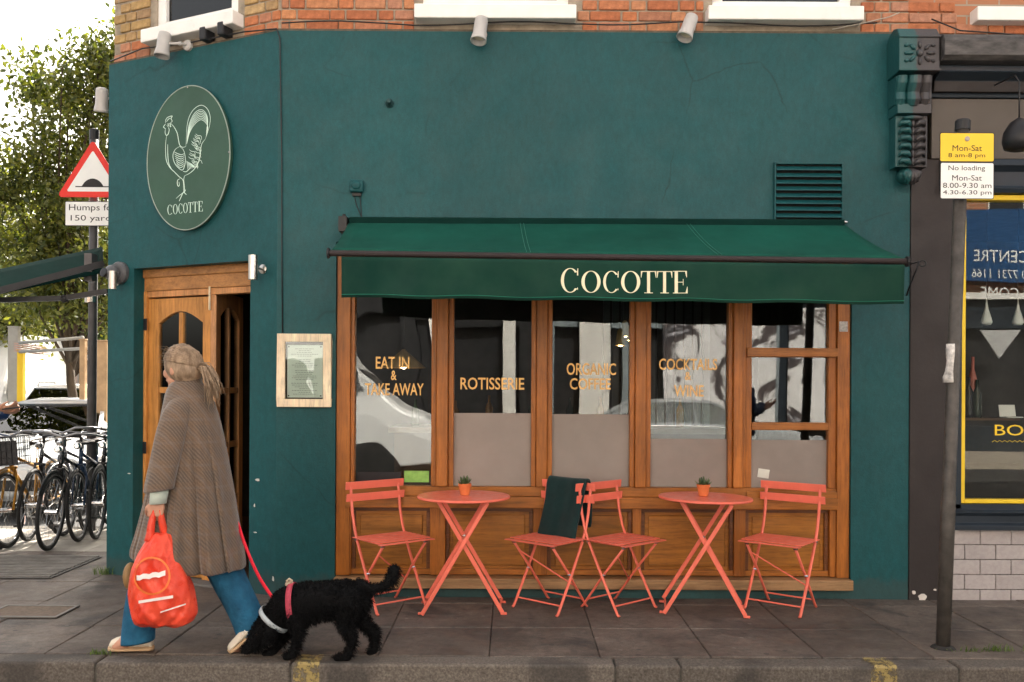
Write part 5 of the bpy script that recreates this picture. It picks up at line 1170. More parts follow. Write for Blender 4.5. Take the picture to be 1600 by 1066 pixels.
# jeans
def leg(pts, rr_): return MB().loft([[V(c) + V((math.cos(a) * r * (1 + .035 * math.sin(4 * a + i * 1.7)), math.sin(a) * r * .92, (.012 * math.cos(a) if i == len(pts) - 1 else 0))) for a in [2 * math.pi * k / 28 for k in range(28)]] for i, (c, r) in enumerate(zip(pts, rr_))], caps=False)
j1 = leg([w(295, 770, -.06), w(268, 835, -.08), w(240, 880, -.08), w(226, 915, -.07), w(219, 950, -.065), w(216, 980, -.06), w(215, 1004, -.06)], [.12, .108, .095, .084, .08, .084, .090])
o = j1.build('jeans_leg', DENIM, wo, smooth=True, solid=.006); su = o.modifiers.new('s', 'SUBSURF'); su.levels = su.render_levels = 1
j2 = leg([w(312, 770, .05), w(328, 840, .07), w(345, 880, .065), w(364, 920, .05), (w(380, 950, .03)), w(390, 976, .02), w(396, 996, .01)], [.12, .115, .108, .098, .092, .088, .086])
o = j2.build('jeans_leg', DENIM, wo, smooth=True, solid=.006); su = o.modifiers.new('s', 'SUBSURF'); su.levels = su.render_levels = 1
SHOE = mat('cream_trainer', (.66, .58, .46), .6, var=.12, bmp=.3, bs=80); SOLE = mat('tan_sole', (.50, .33, .19), .7, bmp=.2)
def shoe(heel, toe, wd=.044, up=(0, 0, 1), hs=1.0):
    heel, toe = V(heel), V(toe); d = (toe - heel); L = d.length; d.normalize(); up = V(up); s_ = d.cross(up).normalized(); up = s_.cross(d)
    def ringat(t, hw, z0, z1): c = heel + d * L * t; return [c + s_ * (hw * math.cos(a)) + up * (z0 + (z1 - z0) * (.5 + .5 * math.sin(a))) for a in [2 * math.pi * k / 16 for k in range(16)]]
    u = MB().loft([ringat(t, wd * f, .018, h * hs) for t, f, h in ((.0, .5, .06), (.04, .78, .09), (.18, .85, .10), (.35, .86, .10), (.5, .92, .092), (.7, 1.0, .082), (.85, .92, .072), (.95, .65, .06), (1.0, .3, .04))])
    s2 = MB().loft([ringat(t, wd * f * 1.1, .0, .027) for t, f in ((-.02, .5), (.03, .82), (.2, .9), (.5, .95), (.72, 1.05), (.9, .9), (1.0, .55), (1.03, .25))])
    return u, s2
for hl, te in ((G(238, 1017), G(171, 1018)), (w(397, 992, -.02), G(360, 1022))):
    hl = V(hl); te = V(te); u, s2 = shoe(hl + V((0, 0, .003)), te + V((0, 0, .003)), .044 if te.x < -2 else .038, hs=1.0 if hl.z < .05 else .62); so = u.build('shoe', SHOE, wo, smooth=True); s2.build('sole', SOLE, so, smooth=True)
    lc = MB(); d = te - hl
    for t in (.45, .53, .61): 
        c = hl + d * t + V((0, 0, .088 - .075 * (t - .38))); sd_ = d.cross(V((0, 0, 1))).normalized(); lc.tube([c - sd_ * .03 - V((0, 0, .012)), c, c + sd_ * .03 - V((0, 0, .012))], .003, 5)
    lc.build('laces', WHITE, so)
# hair: cap of strands swept back into a loose tail
hc = V(J['head']) + V((.006, -.002, .018)); f = V((-.93, .37, 0)).normalized(); sd_ = V((-f.y, f.x, 0)); rt = Matrix(((f.x, sd_.x, 0), (f.y, sd_.y, 0), (0, 0, 1)))
hr = MB(); hr.ell(hc, (.106, .088, .108), rt, 24, 16); hr.ell(hc - f * .03 - V((0, 0, .03)), (.085, .084, .085), rt, 20, 12)
hair = link('hair', remeshed(hr, .006, 6, 'hair'), HAIR, wo)
hs = MB(); tail = hc - f * .105 + V((0, 0, -.015)); rnd = random.Random(4)
for k in range(420):
    a = rnd.uniform(-2.9, 2.9); z0 = rnd.uniform(.0, 1.0)
    st = hc + rt @ V((.098 * math.cos(a * .55) * (1 - .3 * z0), .090 * math.sin(a * .55) , .02 + .09 * z0 * (1 - abs(a) / 4)))
    pts = [st]
    for t in (.2, .4, .6, .8, 1.0):
        q = st.lerp(tail, t); d = q - hc; e = rt.transposed() @ d; s_ = 1 / max(1e-3, math.sqrt((e.x / .11) ** 2 + (e.y / .092) ** 2 + (e.z / .112) ** 2)); q = hc + d * max(s_, .9) * rnd.uniform(.99, 1.05); pts.append(q)
    hs.tube(pts, [.0012, .003, .003, .0028, .0025, .002], 4)
for k in range(120):
    o_ = V((rnd.gauss(0, .012), rnd.gauss(0, .014), rnd.gauss(0, .012))); L = rnd.uniform(.10, .20)
    hs.tube([tail + o_ * .6, tail - f * .05 + o_ * 1.1 + V((0, 0, -.01)), tail - f * .085 + o_ * 1.6 + V((0, 0, -.08)), tail - f * (.10 + rnd.uniform(-.01, .02)) + o_ * 1.9 + V((0, 0, -L))], [.002, .003, .003, .001], 4)
for k in range(60):
    a = rnd.uniform(-1.2, 1.2); p0 = hc + rt @ V((.09 * math.cos(a), .09 * math.sin(a), rnd.uniform(-.02, .09))); hs.tube([p0, p0 + V((rnd.gauss(0, .012), rnd.gauss(0, .012), .012)), p0 + V((rnd.gauss(0, .03), rnd.gauss(0, .02), rnd.uniform(-.03, .02)))], [.001, .001, .0006], 3)
hs.build('hair_strands', HAIR, hair, smooth=True)
# red carrier bag
RB = mat('red_plastic_bag', (.78, .045, .02), .32, var=.18, vs=7, bmp=.5, bs=18, bd=.012, col2=(.85, .10, .05)); YB = YW - .235
bagt = P(245, 800, YB); bg_ = empty('carrier_bag', P(252, 980, YB), label='full red plastic carrier bag hanging from the left hand', cat='bag')
brow = [(833, 236, 266, .025), (845, 228, 272, .045), (865, 216, 276, .07), (885, 208, 284, .085), (905, 204, 296, .095), (925, 202, 302, .10), (945, 202, 305, .10), (960, 204, 306, .095), (972, 210, 300, .075), (978, 222, 284, .04)]
rg = []
br2 = []
for r0, r1 in zip(brow[:-1], brow[1:]):
    for k in range(4): br2.append(tuple(x + (y - x) * k / 4 for x, y in zip(r0, r1)))
br2.append(brow[-1])
for i, (py, xl, xr, ry) in enumerate(br2):
    i = i / 4
    c = P((xl + xr) / 2, py, YB); rx = (xr - xl) / 2 / FPX * YB
    rg.append([V((c.x + rx * math.cos(a) * (1 + .03 * math.sin(5 * a + i)), c.y + ry * math.copysign(abs(math.sin(a)) ** .8, math.sin(a)) * (1 + .10 * math.sin(4 * a + i * 1.3) + .07 * (1 - 2 * abs(math.sin(4.5 * a - i * 1.1))) + .05 * (1 - 2 * abs(math.sin(7 * a + i * 1.9 + 1)))), c.z + .006 * math.sin(6 * a + i))) for a in [2 * math.pi * k / 72 for k in range(72)]])
bagm = MB().loft(rg).build('bag_body', RB, bg_, smooth=True); su = bagm.modifiers.new('s', 'SUBSURF'); su.levels = su.render_levels = 1
for x0_, x1_b, dy in ((232, 240, -.02), (258, 250, .015)):
    g6 = []
    for t in range(9):
        u = t / 8; c = P(x0_ + (x1_b - x0_) * u, 846 - 49 * u, YB + dy * (1 - u) - .004); hw = .024 * (1 - u) + .012 * u
        g6.append([(c.x - hw, c.y + .006 * math.sin(t), c.z), (c.x, c.y - .008, c.z), (c.x + hw, c.y + .004, c.z)])
    MB().sheet(g6).build('handle', RB, bg_, smooth=True, solid=.004)
bp = MB()
def bag_pt(px, py):
    y = YB
    for (r0, r1) in zip(brow[:-1], brow[1:]):
        if r0[0] <= py <= r1[0]:
            t = (py - r0[0]) / (r1[0] - r0[0]); ry = r0[3] + (r1[3] - r0[3]) * t; xm = ((r0[1] + r0[2]) * (1 - t) + (r1[1] + r1[2]) * t) / 2; rx = ((r0[2] - r0[1]) * (1 - t) + (r1[2] - r1[1]) * t) / 2
            s_ = max(0, 1 - ((px - xm) / rx) ** 2) ** .4; y = YB - ry * s_ * 1.2 - .012
    return P(px, py, y)
def ribbon(pts, wd, mt, nm):
    q = MB(); L = [bag_pt(x, y - wd / 2) for x, y in pts]; Rr = [bag_pt(x, y + wd / 2) for x, y in pts]; q.sheet([Rr, L]); return q.build(nm, mt, bagm)
BW = mat('bag_print_white', (.80, .72, .68), .5, bmp=0); BO = mat('bag_print_orange', (.75, .16, .03), .4, bmp=0)
ribbon([(213 + k * 5, 903 - k * .75 + 1.2 * math.sin(k * 2)) for k in range(10)], 8, BW, 'bag_print'); ribbon([(216 + k * 6, 941 - k * .95) for k in range(10)], 4.5, BW, 'bag_print'); ribbon([(250 + k * 4, 957 - k * 1.3) for k in range(11)], 2.2, BW, 'bag_print')
q = MB(); cpts = [bag_pt(237 + 29 * math.cos(a), 900 + 30 * math.sin(a)) for a in [2 * math.pi * k / 40 for k in range(40)]]; cin = [bag_pt(237 + 26 * math.cos(a), 900 + 27 * math.sin(a)) for a in [2 * math.pi * k / 40 for k in range(40)]]
for i in range(40): 
    p_, n__ = cpts[i], cpts[(i + 1) % 40]; q.add([cpts[i], cpts[(i+1) % 40], cin[(i+1) % 40], cin[i]], [(0, 1, 2, 3)])
q.build('bag_ring_print', BO, bagm)
# tan shoulder bag showing behind the carrier bag
MB().ell(P(203, 900, YW + .05), (.035, .06, .075)).build('shoulder_bag', mat('tan_leather', (.30, .17, .07), .55), smooth=True, label='tan leather bag showing left of the red carrier bag', cat='bag')
# ------------------------------------------------------------------ dog
YD = 4.80
def d(x, y, dy=0): return P(340 + x * .21207, 840 + y * .21207, YD + dy)
dg_ = empty('dog', G(470, 1028), label='black shaggy dog sniffing the pavement, tail up', cat='dog')
m = MB()
m.tube([d(520, 500), d(640, 480), d(800, 460), d(960, 450), d(1030, 455)], [.098, .108, .098, .100, .075], 14, dome=True)
m.tube([d(590, 545), d(740, 500)], [.085, .075], 12, dome=True)
m.tube([d(540, 480), d(450, 560), d(380, 640)], [.088, .075, .068], 12, dome=True)
m.tube([d(400, 620), d(330, 700), d(300, 730)], [.066, .064, .054], 12, dome=True); m.tube([d(310, 740), d(250, 800), d(215, 825)], [.048, .036, .030], 10, dome=True); m.ell(d(202, 832), (.012, .014, .011))
for s_, dx in ((-1, 0), (1, -20)):
    m.tube([d(390 + dx, 600, s_ * .055), d(390 + dx, 680, s_ * .085), d(365 + dx, 760, s_ * .08), d(345 + dx, 800, s_ * .07)], [.028, .032, .032, .016], 8, flat=.45, dome=True)
# forelegs: shoulder, elbow, wrist, paw
m.tube([d(560, 560, -.06), d(600, 690, -.065), d(575, 790, -.06), d(555, 850, -.06)], [.055, .036, .025, .022], 10, dome=True); m.tube([d(555, 862, -.06), d(505, 878, -.06)], [.024, .022], 8, dome=True)
m.tube([d(530, 570, .06), d(500, 700, .06), d(440, 800, .055), d(405, 845, .055)], [.055, .036, .025, .022], 10, dome=True); m.tube([d(405, 850, .055), d(345, 862, .055)], [.024, .021], 8, dome=True)
# hind legs: hip, knee (forward), hock (back), paw
m.tube([d(965, 470, -.06), d(935, 620, -.065), d(995, 770, -.06), d(955, 865, -.06)], [.082, .048, .027, .023], 10, dome=True); m.tube([d(955, 880, -.06), d(880, 888, -.06)], [.024, .022], 8, dome=True)
m.tube([d(985, 470, .06), d(1050, 600, .06), d(1160, 710, .055), d(1150, 820, .055)], [.075, .044, .030, .024], 10, dome=True); m.tube([d(1150, 825, .055), d(1120, 850, .055)], [.026, .022], 8, dome=True)
m.tube([d(1040, 350), d(1140, 380), d(1225, 362), d(1285, 300), d(1300, 240)], [.032, .026, .024, .034, .03], 8, dome=True)
FUR = mat('black_curly_fur', (.0045, .0045, .005), .8, var=.5, vs=30, bmp=.9, bs=60, bd=.006, spec=.12)
dme = remeshed(m, .008, 3, 'dog_body'); dbody = link('dog_body', dme, FUR, dg_)
nv = len(dme.vertices); co_ = np.empty(nv * 3); dme.vertices.foreach_get('co', co_); co_ = co_.reshape(-1, 3); no_ = np.empty(nv * 3); dme.vertices.foreach_get('normal', no_); no_ = no_.reshape(-1, 3)
idx = RNG.integers(0, nv, 15000); fv = []; ff = []
for i in idx:
    p_, q_ = co_[i], no_[i]; t = RNG.normal(0, 1, 3); t -= q_ * t.dot(q_); t /= np.linalg.norm(t) + 1e-6; L = RNG.uniform(.010, .034)
    flow = np.array([.35, 0, -.75]); tip = p_ + (q_ * .75 + flow * .55 + t * .35) * L
    if tip[2] < .006: continue
    n0 = len(fv); mid = p_ + (q_ * .8 + t * .5) * L * .5; fv += [p_ - t * .0022, p_ + t * .0022, mid + t * .0016, mid - t * .0016, tip]; ff += [(n0, n0+1, n0+2, n0+3), (n0+3, n0+2, n0+4)]
me = bpy.data.meshes.new('fur'); me.from_pydata([tuple(x) for x in fv], [], ff); link('fur', me, FUR, dg_, kind='stuff')
MB().ell(d(198, 832), (.016, .018, .013)).build('nose', mat('wet_nose', (.012, .011, .011), .25), dg_, smooth=True)
for s_ in (-1, 1): MB().ell(d(285, 715, s_ * .052), (.008, .008, .008)).build('eye', mat('dog_eye%d' % (s_ + 1), (.03, .015, .008), .1), dg_, smooth=True)
def band(c, axis, r1, r2, wd, mt, nm):
    ax_ = V(axis).normalized(); rot = ax_.to_track_quat('Z', 'Y').to_matrix(); c = V(c)
    MB().loft([[c + rot @ V((r1 * k_ * math.cos(a), r2 * k_ * math.sin(a), z)) for a in [2 * math.pi * k / 36 for k in range(36)]] for z, k_ in ((-wd / 2, 1.0), (0, 1.02), (wd / 2, 1.0))], caps=False).build(nm, mt, dg_, smooth=True, solid=.004)
PINK = mat('pink_harness', (.42, .05, .08), .7, var=.3, vs=40, bmp=.3)
band(d(415, 600), d(380, 640) - d(450, 560), .092, .092, .026, mat('pale_collar', (.40, .44, .46), .7, var=.25, vs=30, bmp=.3), 'collar')
band(d(560, 495), d(640, 485) - d(500, 500), .112, .116, .03, PINK, 'harness_strap')
MB().tube([d(520, 335, -.01), d(508, 318, -.01), d(525, 305, -.01), d(545, 318, -.01), d(545, 345, -.01)], .007, 6).ell(d(525, 345), (.022, .02, .018)).build('harness_handle', mat('harness_pale', (.45, .36, .26), .6), dg_, smooth=True)
# leash from the hidden right hand down to the collar
LP = [w(318, 782, .17), w(345, 790, .12), P(368, 812, 4.95), P(380, 845, 4.88), P(394, 880, 4.84), P(408, 908, 4.82), P(424, 932, 4.80), P(432, 945, 4.79)]
lp = []
for i in range(len(LP) - 1):
    a_, b_, c_, e_ = LP[max(i-1, 0)], LP[i], LP[i+1], LP[min(i+2, len(LP)-1)]
    for k in range(4): t = k / 4; lp.append(.5 * ((2*b_) + (c_ - a_) * t + (2*a_ - 5*b_ + 4*c_ - e_) * t*t + (3*b_ - a_ - 3*c_ + e_) * t**3))
lp.append(LP[-1]); LEASH = mat('red_webbing', (.72, .02, .045), .6, var=.1, bmp=.4, bs=300)
ls = MB(); ls.tube(lp, .0125, 8, flat=.3, up=(0, 1, 0)); ls.build('leash', LEASH, smooth=True, label='bright red webbing dog leash between the coat and the dog', cat='leash')
lf = MB(); lf.sheet([[MCH @ V((CH(x, y, -.05)[0] + o_, .05, CH(x, y, -.05)[1])) for x, y in ((376, 735), (379, 790), (384, 830))] for o_ in (0, .02)])
# ------------------------------------------------------------------ person with a phone at the left edge
mo = empty('person', P(-42, 867, 7.7) * 1, label='person in a blue padded jacket holding a phone at the left edge', cat='person'); mo.location.z = 0
YM = 7.75; mw = lambda x, y, z: V((P(-42, 600, YM).x + x, YM + y, z))
JM = dict(head=mw(0, 0, 1.62), neck=mw(-.01, 0, 1.46), chest=mw(-.02, 0, 1.28), waist=mw(-.02, 0, 1.08), pelvis=mw(-.02, 0, .94), shL=mw(0, .18, 1.40), elL=mw(.06, .22, 1.14), wrL=mw(.20, .12, 1.20), shR=mw(0, -.18, 1.40), elR=mw(.05, -.22, 1.13),
          wrR=V(P(-3, 640, YM - .18)), hipL=mw(-.02, .09, .9), knL=mw(.02, .1, .5), anL=mw(0, .1, .09), toeL=mw(.14, .1, .04), hipR=mw(-.02, -.09, .9), knR=mw(.03, -.1, .5), anR=mw(.0, -.1, .09), toeR=mw(.14, -.1, .04),
          handL=((1, 0, .1), (0, 0, 1), (0, -1, .2), .8), handR=((1, .15, .12), (0, .4, 1), (0, -.8, .5), .55))
body('body', JM, (1, -.1, 0), mo, .007)
JK = mat('blue_padded_nylon', (.012, .04, .12), .4, var=.25, vs=10, bmp=.4, bs=20)
jr = []
for k in range(13):
    z = .86 + k * .05; rr_ = (.185 + .02 * abs(math.sin(k * 1.57))) * (1 if z < 1.35 else .9); jr.append([mw(-.02 + rr_ * .85 * math.cos(a), rr_ * 1.08 * math.sin(a), z) for a in [2 * math.pi * j / 32 for j in range(32)]])
MB().loft(jr).build('padded_jacket', JK, mo, smooth=True)
for s_ in 'LR': MB().tube([JM['sh' + s_], JM['el' + s_], JM['el' + s_].lerp(JM['wr' + s_], .85)], [.078, .072, .058], 14, dome=True).build('jacket_sleeve', JK, mo, smooth=True)
for s_ in 'LR': MB().tube([JM['hip' + s_], JM['kn' + s_], JM['an' + s_] + V((0, 0, .03))], [.105, .085, .075], 14).build('trouser_leg', mat('dark_trousers' + s_, (.02, .025, .04), .85), mo, smooth=True)
for s_, q_ in (('L', .1), ('R', -.1)): u, s2 = shoe(mw(-.09, q_, .003), mw(.19, q_, .003)); u.build('shoe', BLACK, mo, smooth=True); s2.build('sole', BLACKP, mo, smooth=True)
hm_ = MB(); hm_.ell(mw(-.015, 0, 1.645), (.105, .088, .10)); hm_.build('hair', mat('dark_hair', (.03, .02, .015), .6, bmp=.6), mo, smooth=True)
c = V(P(8, 640, YM - .2)); MB().obox(c + V((.06, .0, .012)), (.145, .07, .009), Matrix.Rotation(R(-8), 3, 'Y')).build('phone', BLACKP, bevel=.004, label='dark phone held out at the left edge above the bicycles', cat='phone')
# ------------------------------------------------------------------ bicycles
TYRE = mat('tyre_rubber', (.018, .018, .018), .75); RIM = mat('rim_alloy', (.16, .16, .165), .35, metal=.7)
def wheel(cx, parent, r=.335, mg=None):
    ring = lambda rr, n=40: [(cx + rr * math.cos(2 * math.pi * k / n), 0, r + rr * math.sin(2 * math.pi * k / n)) for k in range(n)]
    t = MB().tube(ring(r - .017), .017, 8, up=(0, 1, 0), closed=True).build('tyre', TYRE, parent, world=False, smooth=True)
    MB().tube(ring(r - .04), .010, 6, up=(0, 1, 0), closed=True).build('rim', RIM, t, world=False, smooth=True)
    s = MB()
    for k in range(24):
        a = 2 * math.pi * k / 24; y = .025 * (1 if k % 2 else -1); s.tube([(cx + .02 * math.cos(a + .5), y, r + .02 * math.sin(a + .5)), (cx + (r - .045) * math.cos(a), 0, r + (r - .045) * math.sin(a))], .0012, 3)
    s.build('spokes', CHROME, t, world=False); MB().lathe([(.022, -.05), (.022, .05)], 10, (cx, 0, r), Matrix.Rotation(R(90), 3, 'X')).build('hub', CHROME, t, world=False)
    if mg:
        g = MB(); arc = [(cx + (r + .014) * math.cos(R(a)), 0, r + (r + .014) * math.sin(R(a))) for a in range(mg[0], mg[1] + 1, 10)]; g.tube(arc, .024, 8, flat=.35, up=(0, 1, 0)); g.build('mudguard', mg[2], parent, world=False, smooth=True)
DKST = mat('dull_steel', (.25, .25, .26), .35, metal=.8)
def bicycle(loc, rz, fm, lb, lean=0, basket=False, bar='city', mgm=None, steer=0):
    e = empty('bicycle', loc, rz, lb, 'bicycle', 'bicycles parked in the side street'); e.rotation_euler = (lean, 0, rz)
    wheel(.52, e, mg=(30, 170, mgm) if mgm else None); wheel(-.52, e, mg=(20, 190, mgm) if mgm else None)
    bb, st, hd, hb = (-.06, 0, .29), (-.19, 0, .74), (.33, 0, .84), (.37, 0, .70)
    f = MB(); f.tube([bb, st], .016, 8).tube([bb, hb], .018, 8).tube([(-.165, 0, .66), (.335, 0, .80)], .016, 8).tube([hb, hd], .020, 8)
    for s in (-1, 1): f.tube([bb, (-.52, s * .055, .335)], .009, 6).tube([(-.18, 0, .70), (-.52, s * .055, .335)], .008, 6)
    f.build('frame', fm, e, world=False, smooth=True)
    k = MB()
    for s in (-1, 1): k.tube([(.375, s * .035, .70), (.40, s * .055, .58), (.52, s * .055, .335)], .011, 6)
    k.tube([(.375, -.05, .70), (.375, .05, .70)], .014, 6); k.build('fork', fm, e, world=False, smooth=True)
    k = MB(); k.tube([(.33, 0, .84), (.315, 0, .93), (.36, 0, .98)], .013, 8)
    if bar == 'city': k.tube([(.20, -.30, .99), (.30, -.26, 1.01), (.37, -.12, 1.02), (.36, 0, .98), (.37, .12, 1.02), (.30, .26, 1.01), (.20, .30, .99)], .011, 8)
    else: k.tube([(.34, -.31, .98), (.36, 0, .98), (.34, .31, .98)], .012, 8)
    k.build('handlebar', DKST if bar == 'city' else BLACK, e, world=False, smooth=True)
    for s in (-1, 1): MB().tube([((.20, s * .30, .99) if bar == 'city' else (.345, s * .22, .98)), ((.10, s * .315, .975) if bar == 'city' else (.338, s * .33, .98))], .016, 8).build('grip', BLACKP, e, world=False)
    for s in (-1, 1): MB().tube([(.34, s * .2, 1.0), (.42, s * .2, .98), (.44, s * .26, .97)], .005, 5).build('brake_lever', CHROME, e, world=False)
    MB().tube([(-.18, 0, .70), (-.21, 0, .87)], .013, 8).build('seat_post', CHROME, e, world=False)
    MB().loft([[(x, wd * math.cos(a), .885 + h + .022 * math.sin(a)) for a in [2 * math.pi * j / 14 for j in range(14)]] for x, wd, h in ((-.34, .03, .02), (-.32, .075, .022), (-.26, .085, .018), (-.18, .05, .01), (-.08, .025, .008), (-.05, .01, .004))]).build('saddle', mat('saddle_vinyl', (.03, .022, .02), .5) if 'saddle_vinyl' not in bpy.data.materials else bpy.data.materials['saddle_vinyl'], e, world=False, smooth=True)
    c = MB(); c.lathe([(.095, -.006), (.095, .006)], 24, (-.06, -.06, .29), Matrix.Rotation(R(90), 3, 'X')); c.tube([(-.06, -.075, .29), (-.01, -.08, .13)], .009, 6).tube([(-.06, .075, .29), (-.11, .08, .45)], .009, 6).tube([(-.06, -.08, .29), (-.06, .08, .29)], .012, 8); c.build('crank', CHROME, e, world=False)
    MB().obox((-.01, -.125, .13), (.09, .08, .02)).build('pedal', BLACKP, e, world=False); MB().obox((-.11, .125, .45), (.09, .08, .02)).build('pedal', BLACKP, e, world=False)
    MB().tube([(-.06, -.06, .384), (-.52, -.05, .375)], .005, 4).tube([(-.06, -.06, .196), (-.52, -.05, .295)], .005, 4).build('chain', STEEL, e, world=False)
    MB().lathe([(.032, 0), (.034, .03), (.02, .05)], 12, (.42, 0, .88), Matrix.Rotation(R(90), 3, 'Y')).build('headlamp', CHROME, e, world=False)
    if basket:
        q = MB(); x0, x1, y0, y1, z0, z1 = .40, .66, -.18, .18, .74, .98
        for z in (z0, z0 + .06, z0 + .12, z0 + .18, z1): q.tube([(x0, y0, z), (x1, y0, z), (x1, y1, z), (x0, y1, z)], .006 if z in (z0, z1) else .003, 5, closed=True)
        for i in range(9):
            y = y0 + (y1 - y0) * i / 8; q.tube([(x1, y, z0), (x1, y, z1)], .003, 4).tube([(x0, y, z0), (x0, y, z1)], .003, 4)
        for i in range(7):
            x = x0 + (x1 - x0) * i / 6; q.tube([(x, y0, z0), (x, y0, z1)], .003, 4).tube([(x, y1, z0), (x, y1, z1)], .003, 4)
        q.box(x0 + .01, x1 - .01, y0 + .01, y1 - .01, z0, z0 + .004); q.build('basket', BLACKP, e, world=False)
        MB().box(x1 - .008, x1 - .004, y0, y1, z0, z1 - .03).build('basket_liner', BLACK, e, world=False)
    return e
fy = mat('yellow_bike_paint', (.36, .17, .015), .4, coat=.2); fk_ = mat('black_bike_paint', (.014, .014, .015), .3, coat=.5); fg_ = mat('silver_bike_paint', (.10, .10, .11), .3, metal=.6); fb_ = mat('blue_bike_paint', (.012, .03, .07), .3, coat=.4)
def bk(px, py, hd, *a, **k):
    p = G(px, py); fwd = V((math.cos(hd), math.sin(hd), 0)); return bicycle((p.x - fwd.x * .52, p.y - fwd.y * .52, .003), hd, *a, **k)
bk(14, 857, R(-84), fy, 'yellow bicycle with a black front basket at the left edge', lean=R(4), basket=True, mgm=fy)
bk(76, 861, R(-82), fk_, 'black city bicycle with swept handlebars in front of the yellow one', lean=R(-3), mgm=BLACKP)
bk(124, 847, R(-80), fb_, 'dark blue bicycle beside the hump sign post', lean=R(3), bar='flat')
bk(150, 843, R(-78), fk_, 'black bicycle half hidden by the green corner, right of the post', lean=R(-2), bar='flat', mgm=BLACKP)
bk(44, 846, R(-80), fk_, 'black bicycle squeezed in behind the yellow one', lean=R(-4), bar='flat')
bk(100, 838, R(-86), fg_, 'silver bicycle behind the two black bicycles', lean=R(5), mgm=CHROME)
# ------------------------------------------------------------------ cars
def car(loc, rz, paint, lb, L=4.1, W=1.74, H=1.42, plate=None, rails=False):
    e = empty('parked_car', loc, rz, lb, 'car', 'cars parked in the side street')
    # local: front looks to -y, x across; half-section lofted along y
    secs = [(0.0, .55, .28, .52, .62, .60), (.10, .78, .20, .66, .80, .66), (.35, .86, .17, .74, .86, .76), (.9, .87, .17, .86, .87, .88), (1.15, .87, .17, .90, .87, .93)]
    def ringb(y, wd, z0, z1, wt, zt): return [(-wd * .94, y, z0), (-wd, y, (z0 + z1) / 2), (-wd * .985, y, z1), (-wt * .9, y, zt), (-wt * .45, y, zt + .025), (wt * .45, y, zt + .025), (wt * .9, y, zt), (wd * .985, y, z1), (wd, y, (z0 + z1) / 2), (wd * .94, y, z0)]
    k = W / 1.74; lo = [ringb(y, wd * k, z0, z1, wt * k, zt) for y, wd, z0, z1, wt, zt in secs]
    for y, zt in ((1.6, .93), (2.4, .94), (3.3, .95), (L - .35, .95), (L - .08, .90), (L, .6)): lo.append(ringb(y, (.87 if y < L - .2 else .78) * k, .17 if y < L - .2 else .28, .90 if y < L - .05 else .6, (.87 if y < L - .2 else .76) * k, zt))
    bd = MB().loft(lo).build('body', paint, e, world=False, smooth=True, bevel=.02)
    # roof and pillars
    y0, y1, y2, y3 = 1.12, 1.95, L - .75, L - .12; b = .74 * k; t = .58 * k; zb = .94
    MB().loft([[(-t, y1, H - .05), (-t * .8, y1, H - .012), (0, y1 - .02, H), (t * .8, y1, H - .012), (t, y1, H - .05), (t, y1, H - .07), (-t, y1, H - .07)], [(-t - .02, (y1 + y2) / 2, H - .02), (-t * .8, (y1 + y2) / 2, H + .02), (0, (y1 + y2) / 2, H + .03), (t * .8, (y1 + y2) / 2, H + .02), (t + .02, (y1 + y2) / 2, H - .02), (t, (y1 + y2) / 2, H - .05), (-t, (y1 + y2) / 2, H - .05)],
               [(-t, y2, H - .06), (-t * .8, y2, H - .02), (0, y2, H - .01), (t * .8, y2, H - .02), (t, y2, H - .06), (t, y2, H - .08), (-t, y2, H - .08)]]).build('roof', paint, e, world=False, smooth=True)
    for s in (-1, 1):
        for a_, b_, w1, w2 in (((s * b, y0, zb), (s * t, y1, H - .05), .05, .05), ((s * (b + .02), 2.3, zb), (s * t, 2.35, H - .04), .03, .07), ((s * b, y3, zb), (s * t, y2, H - .06), .09, .09)): MB().bar(a_, b_, w1, w2).build('pillar', paint, e, world=False)
    MB().add([(-b, y0, zb), (b, y0, zb), (t, y1, H - .055), (-t, y1, H - .055)], [(0, 1, 2, 3)]).build('windscreen', CARGL, e, world=False, solid=.006)
    MB().add([(-b, y3, zb), (b, y3, zb), (t, y2, H - .065), (-t, y2, H - .065)], [(3, 2, 1, 0)]).build('rear_window', CARGL, e, world=False, solid=.006)
    for s in (-1, 1): MB().add([(s * b, y0 + .05, zb), (s * b, y3, zb), (s * t, y2, H - .06), (s * t, y1, H - .06)], [(0, 1, 2, 3)]).build('side_window', CARGL, e, world=False, solid=.006)
    MB().box(-b + .05, b - .05, y0 + .2, y3 - .1, .5, .93).build('cabin_floor', BLACKP, e, world=False)
    st = MB()
    for s in (-1, 1): st.ell((s * .36, 2.25, 1.02), (.23, .08, .26)).ell((s * .36, 2.27, 1.28), (.12, .05, .08))
    st.build('seats', BLACKP, e, world=False, smooth=True)
    for s in (-1, 1):
        MB().ell((s * .62 * k, .10, .66), (.17, .09, .075)).build('headlight', mat('headlight_glass', (.6, .62, .64), .08, metal=.3) if 'headlight_glass' not in bpy.data.materials else bpy.data.materials['headlight_glass'], e, world=False, smooth=True)
        MB().ell((s * (b + .14), y0 + .3, 1.0), (.09, .06, .065)).build('mirror', paint, e, world=False, smooth=True)
        for y in (.75, L - .75):
            wv = MB(); wv.lathe([(.20, -.10), (.30, -.10), (.315, -.06), (.315, .08), (.30, .10), (.2, .10)], 28, (s * (.80 * k), y, .315), Matrix.Rotation(R(90), 3, 'Y')); wh = wv.build('wheel', TYRE, e, world=False); MB().lathe([(.02, .1), (.2, .09), (.2, .06)], 20, (s * .80 * k, y, .315), Matrix.Rotation(R(90 * s), 3, 'Y')).build('rim', RIM, wh, world=False)
    MB().box(-.5, .5, -.02, .10, .33, .46).build('lower_grille', BLACKP, e, world=False); MB().box(-.35, .35, .03, .09, .60, .66).build('upper_grille', BLACKP, e, world=False)
